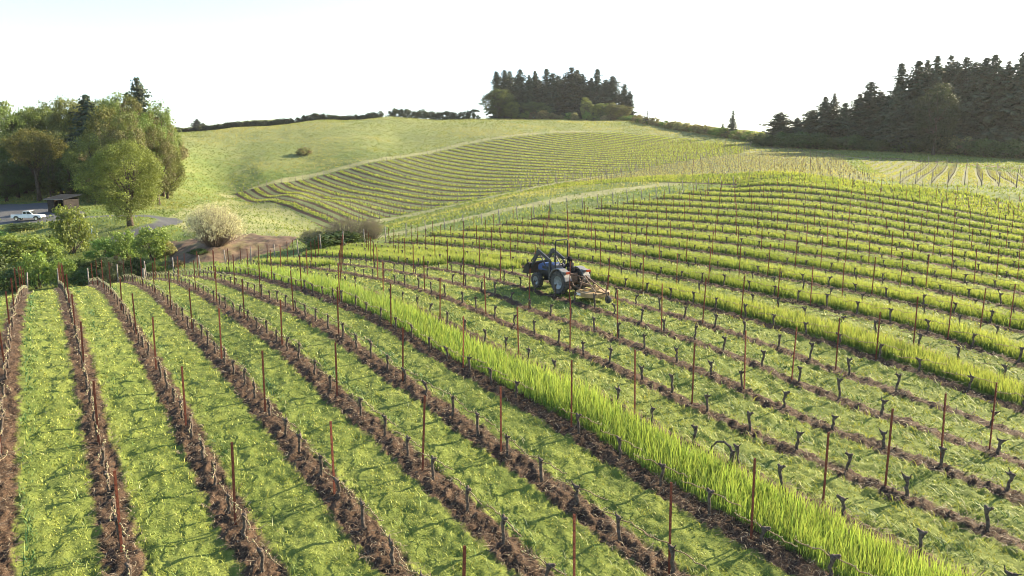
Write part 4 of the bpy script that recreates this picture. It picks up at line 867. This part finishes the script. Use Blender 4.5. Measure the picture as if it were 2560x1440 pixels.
# fenders
for s in (1,-1):
    b=MB(); n=9; out=[];inn=[]
    for k in range(n+1):
        a=R(150-k*(150-18)/n) if False else R(168-k*150/n); out.append((math.cos(a)*-.78*-1*.96,RW+math.sin(a)*.76)); inn.append((math.cos(a)*.72*.96,RW+math.sin(a)*.70))
    b.prism(out+inn[::-1],s*.40,s*.83); f=b.build('fender',P_grey,T,bevel=.02)
    b=MB(); b.box((-.55,s*.64,1.24),(.36,.36,.07)); b.build('fender_shelf',P_grey,f)
    b=MB(); b.box((-.745,s*.66,1.22),(.04,.26,.12)); b.build('tail_light',P_red,f)
b=MB(); b.box((.12,0,.98),(.46,.48,.12)); b.box((-.12,0,1.22),(.10,.46,.42),(0,-.18,0)); b.box((.1,0,.88),(.3,.3,.14)); b.build('seat',P_black,T,bevel=.04)
b=MB(); b.tube([(.70,.40,.6),(.70,.40,1.4),(.70,.40,2.66),(.70,.33,2.73),(.70,-.33,2.73),(.70,-.40,2.66),(.70,-.40,1.4),(.70,-.40,.6)],.038,8); b.build('roll_bar',P_black,T)
# loader: two bent arms, cross tube, bucket tilted back
ld=MB()
for s in (1,-1):
    y=s*.47
    ld.bar((1.12,y,.55),(1.08,y,1.62),.10,.16); ld.bar((1.06,y,1.60),(2.15,y,2.02),.09,.17); ld.bar((2.10,y,2.04),(2.86,y,1.02),.09,.16)
    ld.bar((1.18,y,.95),(1.95,y,1.80),.06,.06); ld.bar((1.75,y,1.72),(2.62,y,1.56),.05,.05); ld.bar((2.35,y,1.86),(2.86,y,1.35),.05,.06); ld.prism([(2.02,1.86),(2.02,2.10),(2.3,2.0),(2.24,1.74)],y-.055,y+.055)
ld.tube([(2.62,-.5,1.34),(2.62,.5,1.34)],.05,8); ld.box((1.12,0,.62),(.22,1.0,.10)); loader=ld.build('loader_arm',paint('loader_steel',(.022,.025,.032),.5,.1,.4,5,(.05,.05,.052)),T,bevel=.01)
bk=MB(); prof=[(2.80,.72),(2.80,1.26),(2.90,1.32),(3.42,.92),(3.40,.88),(2.92,1.22),(2.86,1.20),(2.86,.78),(2.95,.72),(3.52,.70),(3.52,.66),(2.90,.66)]
bk.prism(prof,-.66,.66)
for s in (1,-1): bk.prism([(2.82,.70),(2.82,1.28),(2.92,1.30),(3.46,.72)],s*.66,s*.625)
bk.build('bucket',paint('worn_bucket',(.025,.021,.02),.7,.2,.4,4,(.045,.030,.022)),loader)
# hitch
hb=MB(); 
for s in (1,-1): hb.bar((-.25,s*.26,.55),(-1.25,s*.36,.50),.05,.08); hb.bar((-.30,s*.26,1.05),(-.75,s*.30,.55),.035,.035)
hb.bar((-.3,0,1.0),(-1.25,0,1.02),.045,.045); hb.box((-.32,0,.85),(.12,.5,.5)); hb.tube([(-.3,.15,.6),(-.55,.1,.75),(-.45,-.2,.8)],.02,5); hb.build('hitch',P_rust,T)
# mower, hitched behind
M=thing('rotary_mower','faded yellow rotary mower deck trailing behind the blue tractor','mower'); M.matrix_world=TM@Matrix.Scale(1.03,4)
b=MB(); oct_=[(-1.30,-.50),(-1.30,.50),(-1.55,.78),(-2.35,.78),(-2.75,.42),(-2.75,-.42),(-2.35,-.78),(-1.55,-.78)]
b.prism(oct_,.22,.44,'z'); dk=b.build('deck',P_tan,M,bevel=.02)
b=MB(); b.box((-2.0,0,.475),(1.35,.10,.06)); b.box((-1.75,.3,.475),(.10,.7,.06)); b.box((-1.75,-.3,.475),(.10,.7,.06)); b.box((-2.1,0,.56),(.30,.30,.22),None,.8); b.tube([(-2.1,0,.6),(-2.1,0,.76)],.08,8); b.build('gearbox',P_tan,dk)
b=MB(); b.box((-1.75,.784,.33),(.34,.012,.12)); b.build('decal',paint('pale_decal',(.75,.72,.66),.5,0,.1,20),dk)
b=MB()
for s in (1,-1): b.bar((-1.32,s*.36,.46),(-1.30,s*.05,1.12),.05,.05); b.bar((-1.30,s*.05,1.10),(-2.55,s*.30,.46),.045,.045)
b.bar((-.9,0,.72),(-2.05,0,.66),.07,.07); b.build('lift_frame',P_rust,M)
b=MB(); b.bar((-2.75,0,.42),(-3.05,0,.50),.10,.08); b.bar((-3.05,.07,.55),(-3.12,.07,.18),.02,.06); b.bar((-3.05,-.07,.55),(-3.12,-.07,.18),.02,.06); b.bar((-2.95,0,.5),(-2.98,0,.92),.05,.05); tw=b.build('tail_bracket',P_rust,M)
b=MB(); b.lathe([(.05,-.05),(.19,-.055),(.20,0),(.19,.055),(.05,.05)],(-3.12,0,.19),18); b.build('tail_wheel',P_tyre,tw)
# driver
D=thing('person','person in a dark hooded jacket driving the blue tractor','person'); D.matrix_world=TM@Matrix.Scale(1.03,4)@Matrix.Translation((-.12,0,.03))
def skin(name,chains,mat,par,root=0,sub=2):
    V=[];E=[];Rd=[]
    for pts in chains:
        prev=None
        for p in pts:
            if isinstance(p,int): prev=p; continue
            V.append(p[:3]); Rd.append(p[3]); i=len(V)-1
            if prev is not None: E.append((prev,i))
            prev=i
    me=bpy.data.meshes.new(name); me.from_pydata(V,E,[]); o=obj(name,me,mat,par)
    import bmesh
    bm=bmesh.new(); bm.from_mesh(me); sk=bm.verts.layers.skin.verify(); bm.verts.ensure_lookup_table()
    for i,v in enumerate(bm.verts): v[sk].radius=(Rd[i],Rd[i]); v[sk].use_root=(i==root)
    bm.to_mesh(me); bm.free()
    m=o.modifiers.new('skin','SKIN'); m.use_smooth_shade=True; s=o.modifiers.new('sub','SUBSURF'); s.levels=sub; s.render_levels=sub
    return o
z0=1.06; body=[[(.02,0,z0+.06,.16),(.03,0,z0+.25,.155),(.06,0,z0+.43,.165),(.09,0,z0+.53,.075),(.12,0,z0+.63,.085),(.14,0,z0+.74,.09)]]
idx=6
for s in (1,-1):
    st=idx; body.append([2,(.08,s*.19,z0+.46,.075),(.22,s*.27,z0+.24,.055),(.44,s*.20,z0+.36,.040),(.52,s*.175,z0+.42,.030)]); hand=idx+3; idx+=4
    for k,(dx,dy) in enumerate(((.05,-.03),(.06,-.012),(.058,.006),(.045,.022))):
        body.append([hand,(.52+dx*.6,s*.175+dy,z0+.45,.010),(.52+dx,s*.175+dy,z0+.425,.009)]); idx+=2
    body.append([hand,(.53,s*.14,z0+.45,.011)]); idx+=1
    body.append([0,(.10,s*.12,z0+.04,.095),(.48,s*.17,z0+.06,.078),(.60,s*.18,z0-.22,.055),(.62,s*.18,z0-.34,.045),(.76,s*.19,z0-.35,.035)]); idx+=5
skin('body',body,paint('dark_clothes',(.020,.018,.022),.85,0,.3,12),D)
b=MB(); b.lathe([(.001,-.11),(.07,-.105),(.105,-.06),(.115,0),(.105,.06),(.07,.105),(.001,.11)],(.12,0,z0+.74),14); b.prism([(.02,z0+.55),(-.03,z0+.72),(.06,z0+.86),(.16,z0+.85),(.10,z0+.6)],-.09,.09); b.build('hood_cloth',paint('hood_cloth',(.018,.016,.019),.9,0,.3,12),D,True,.02)
b=MB(); b.prism([(.20,z0+.66),(.235,z0+.68),(.245,z0+.72),(.27,z0+.725),(.245,z0+.76),(.24,z0+.81),(.19,z0+.82)],-.06,.06); b.build('face',paint('skin',(.42,.26,.18),.6,0,.1,10),D,True,.015)
# truck
tx,ty,tz=at(72,549,130); dx_,dy_=1.0,.12
TK=thing('pickup_truck','white extended cab pickup truck parked at the gravel yard edge','truck',(tx,ty,tz),math.atan2(dy_,dx_))
b=MB(); b.prism([(-2.55,.55),(-2.55,1.08),(-.55,1.10),(.95,1.10),(1.2,1.08),(2.35,.98),(2.5,.85),(2.5,.48),(-2.4,.45)],-.88,.88); body=b.build('body',P_white,TK,bevel=.06)
b=MB(); b.box((-1.6,0,1.085),(1.75,1.5,.03)); b.build('cargo_bed',P_black,TK)
b=MB(); b.prism([(-.62,1.09),(-.50,1.70),(.55,1.72),(1.22,1.09)],-.76,.76); cabn=b.build('cab',P_white,TK,bevel=.06)
b=MB(); 
for s in (1,-1): b.prism([(.12,1.16),(.12,1.62),(.50,1.62),(.98,1.16)],s*.765,s*.772); b.prism([(-.50,1.18),(-.43,1.60),(.0,1.62),(.0,1.18)],s*.765,s*.772)
b.build('side_window',P_glass,cabn)
b=MB(); b.prism([(.665,1.64),(.68,1.66),(1.205,1.13),(1.19,1.11)],-.66,.66); b.build('windshield',P_glass,cabn)
for x in (-1.65,1.65):
    for s in (1,-1):
        w=MB(); w.lathe([(.2,-.10),(.34,-.11),(.365,0),(.34,.11),(.2,.10)],(x,s*.80,.365),20); wo=w.build('wheel',P_tyre,TK); r=MB(); r.lathe([(.001,s*.09),(.2,s*.08),(.21,s*.11),(.001,s*.10)],(x,s*.80,.365),16); r.build('rim',P_chrome,wo)
        a=MB(); n=10; o_=[(x+.47*math.cos(t),.40+.45*math.sin(t)) for t in np.linspace(0,math.pi,n)]; a.prism(o_,s*.882,s*.884); a.build('wheel_arch',P_black,TK)
b=MB(); b.box((2.52,0,.58),(.12,1.72,.16)); b.box((-2.6,0,.58),(.12,1.7,.14)); b.build('bumper',P_chrome,TK,bevel=.02)
for s in (1,-1): 
    b=MB(); b.box((2.47,s*.68,.84),(.08,.30,.16)); b.build('headlight',P_lens,TK)
    b=MB(); b.box((-2.555,s*.78,.88),(.04,.14,.30)); b.build('tail_light',P_red,TK)
b=MB(); b.box((-2.57,0,.85),(.03,1.3,.35)); b.build('tailgate',P_white,TK)
# shed
sx,sy,sz=at(160,530,139)
SH=thing('shed','small dark open fronted shed with a sloping grey roof','shed',(sx,sy,sz),R(-24))
P_dark=paint('dark_boards',(.045,.038,.034),.9,0,.4,2); b=MB()
b.box((0,1.5,1.35),(4.6,.10,2.7)); b.box((-2.3,0,1.35),(.10,3.0,2.7)); b.box((2.3,0,1.2),(.10,3.0,2.4)); b.box((-1.4,-1.5,1.2),(1.7,.10,2.4))
for k in range(12): b.box((-2.1+k*.38,1.56,1.35),(.03,.03,2.7)); b.box((-2.36,-1.3+k*.24,1.35),(.03,.03,2.7))
b.build('wall',P_dark,SH)
b=MB(); b.prism([(-1.9,2.35),(1.9,3.15),(1.9,3.27),(-1.9,2.47)],-2.8,2.8,'x')
rf=b.build('roof',paint('grey_roof',(.022,.025,.031),.95,0,.2,3),SH)
b=MB()
for k in range(15): b.prism([(-1.9,2.47),(1.9,3.27),(1.9,3.31),(-1.9,2.51)],-2.75+k*.39,-2.71+k*.39,'x')
b.build('roof_rib',paint('grey_rib',(.018,.021,.027),.95,0,.2,3),rf); b=MB(); b.box((0,-1.93,2.40),(5.6,.05,.12)); b.build('fascia',P_grey,rf)
for x in (-.4,.9,2.25):
    b=MB(); b.box((x,-1.5,1.2),(.14,.14,2.4)); b.build('corner_post',P_dark,SH)
for i,(x,y,w,h,lab) in enumerate(((.2,-.6,.9,.8,'dark crate stacked inside the open shed, left one'),(1.4,-.3,1.0,1.1,'taller dark crate inside the open shed, right one'))):
    m=Matrix.Translation((sx,sy,sz))@Matrix.Rotation(R(-24),4,'Z'); p_=m@Vector((x,y,0)); o=MB(); o.box((0,0,h/2),(w,w*.8,h)); 
    for k in range(4): o.box((0,-w*.4-.012,h*(.15+.23*k)),(w+.02,.025,h*.14))
    o=o.build('crate',M_wood); o.location=p_; o.rotation_euler=(0,0,R(-24)); tag(o,lab,'crate')
# white marker stakes and the fat post at the left
x,y,z=at(360,697,79); o=MB(); o.tube([(0,0,-.3),(0,0,1.25),(0,0,1.3)],[.15,.14,.10],12); o=o.build('stump_post',M_wood,None,True); o.location=(x,y,z); tag(o,'short fat grey post standing at the left end of the vine rows','post')
x,y,z=at(228,562,113); o=MB(); o.tube([(0,0,-.2),(0,0,.8)],[.07,.06],8); o.box((0,0,.83),(.16,.16,.06)); o=o.build('marker_stake',P_white); o.location=(x,y,z); tag(o,'short white marker stake in the grass left of the maple','stake')
# ---------------- thin spring haze ----------------
hz=MB(); hz.box((0,480,20),(1500,1120,130)); hm=bpy.data.materials.new('haze_air'); hm.use_nodes=True; hn=hm.node_tree
for n_ in list(hn.nodes):
    if n_.type!='OUTPUT_MATERIAL': hn.nodes.remove(n_)
ho=[n_ for n_ in hn.nodes if n_.type=='OUTPUT_MATERIAL'][0]; pv=hn.nodes.new('ShaderNodeVolumePrincipled')
pv.inputs['Color'].default_value=(.92,.95,1,1); pv.inputs['Density'].default_value=.00006; pv.inputs['Anisotropy'].default_value=.35
hn.links.new(pv.outputs[0],ho.inputs['Volume'])
tag(hz.build('haze',hm),'pale spring haze thickening towards the far hill','haze',None,'stuff')
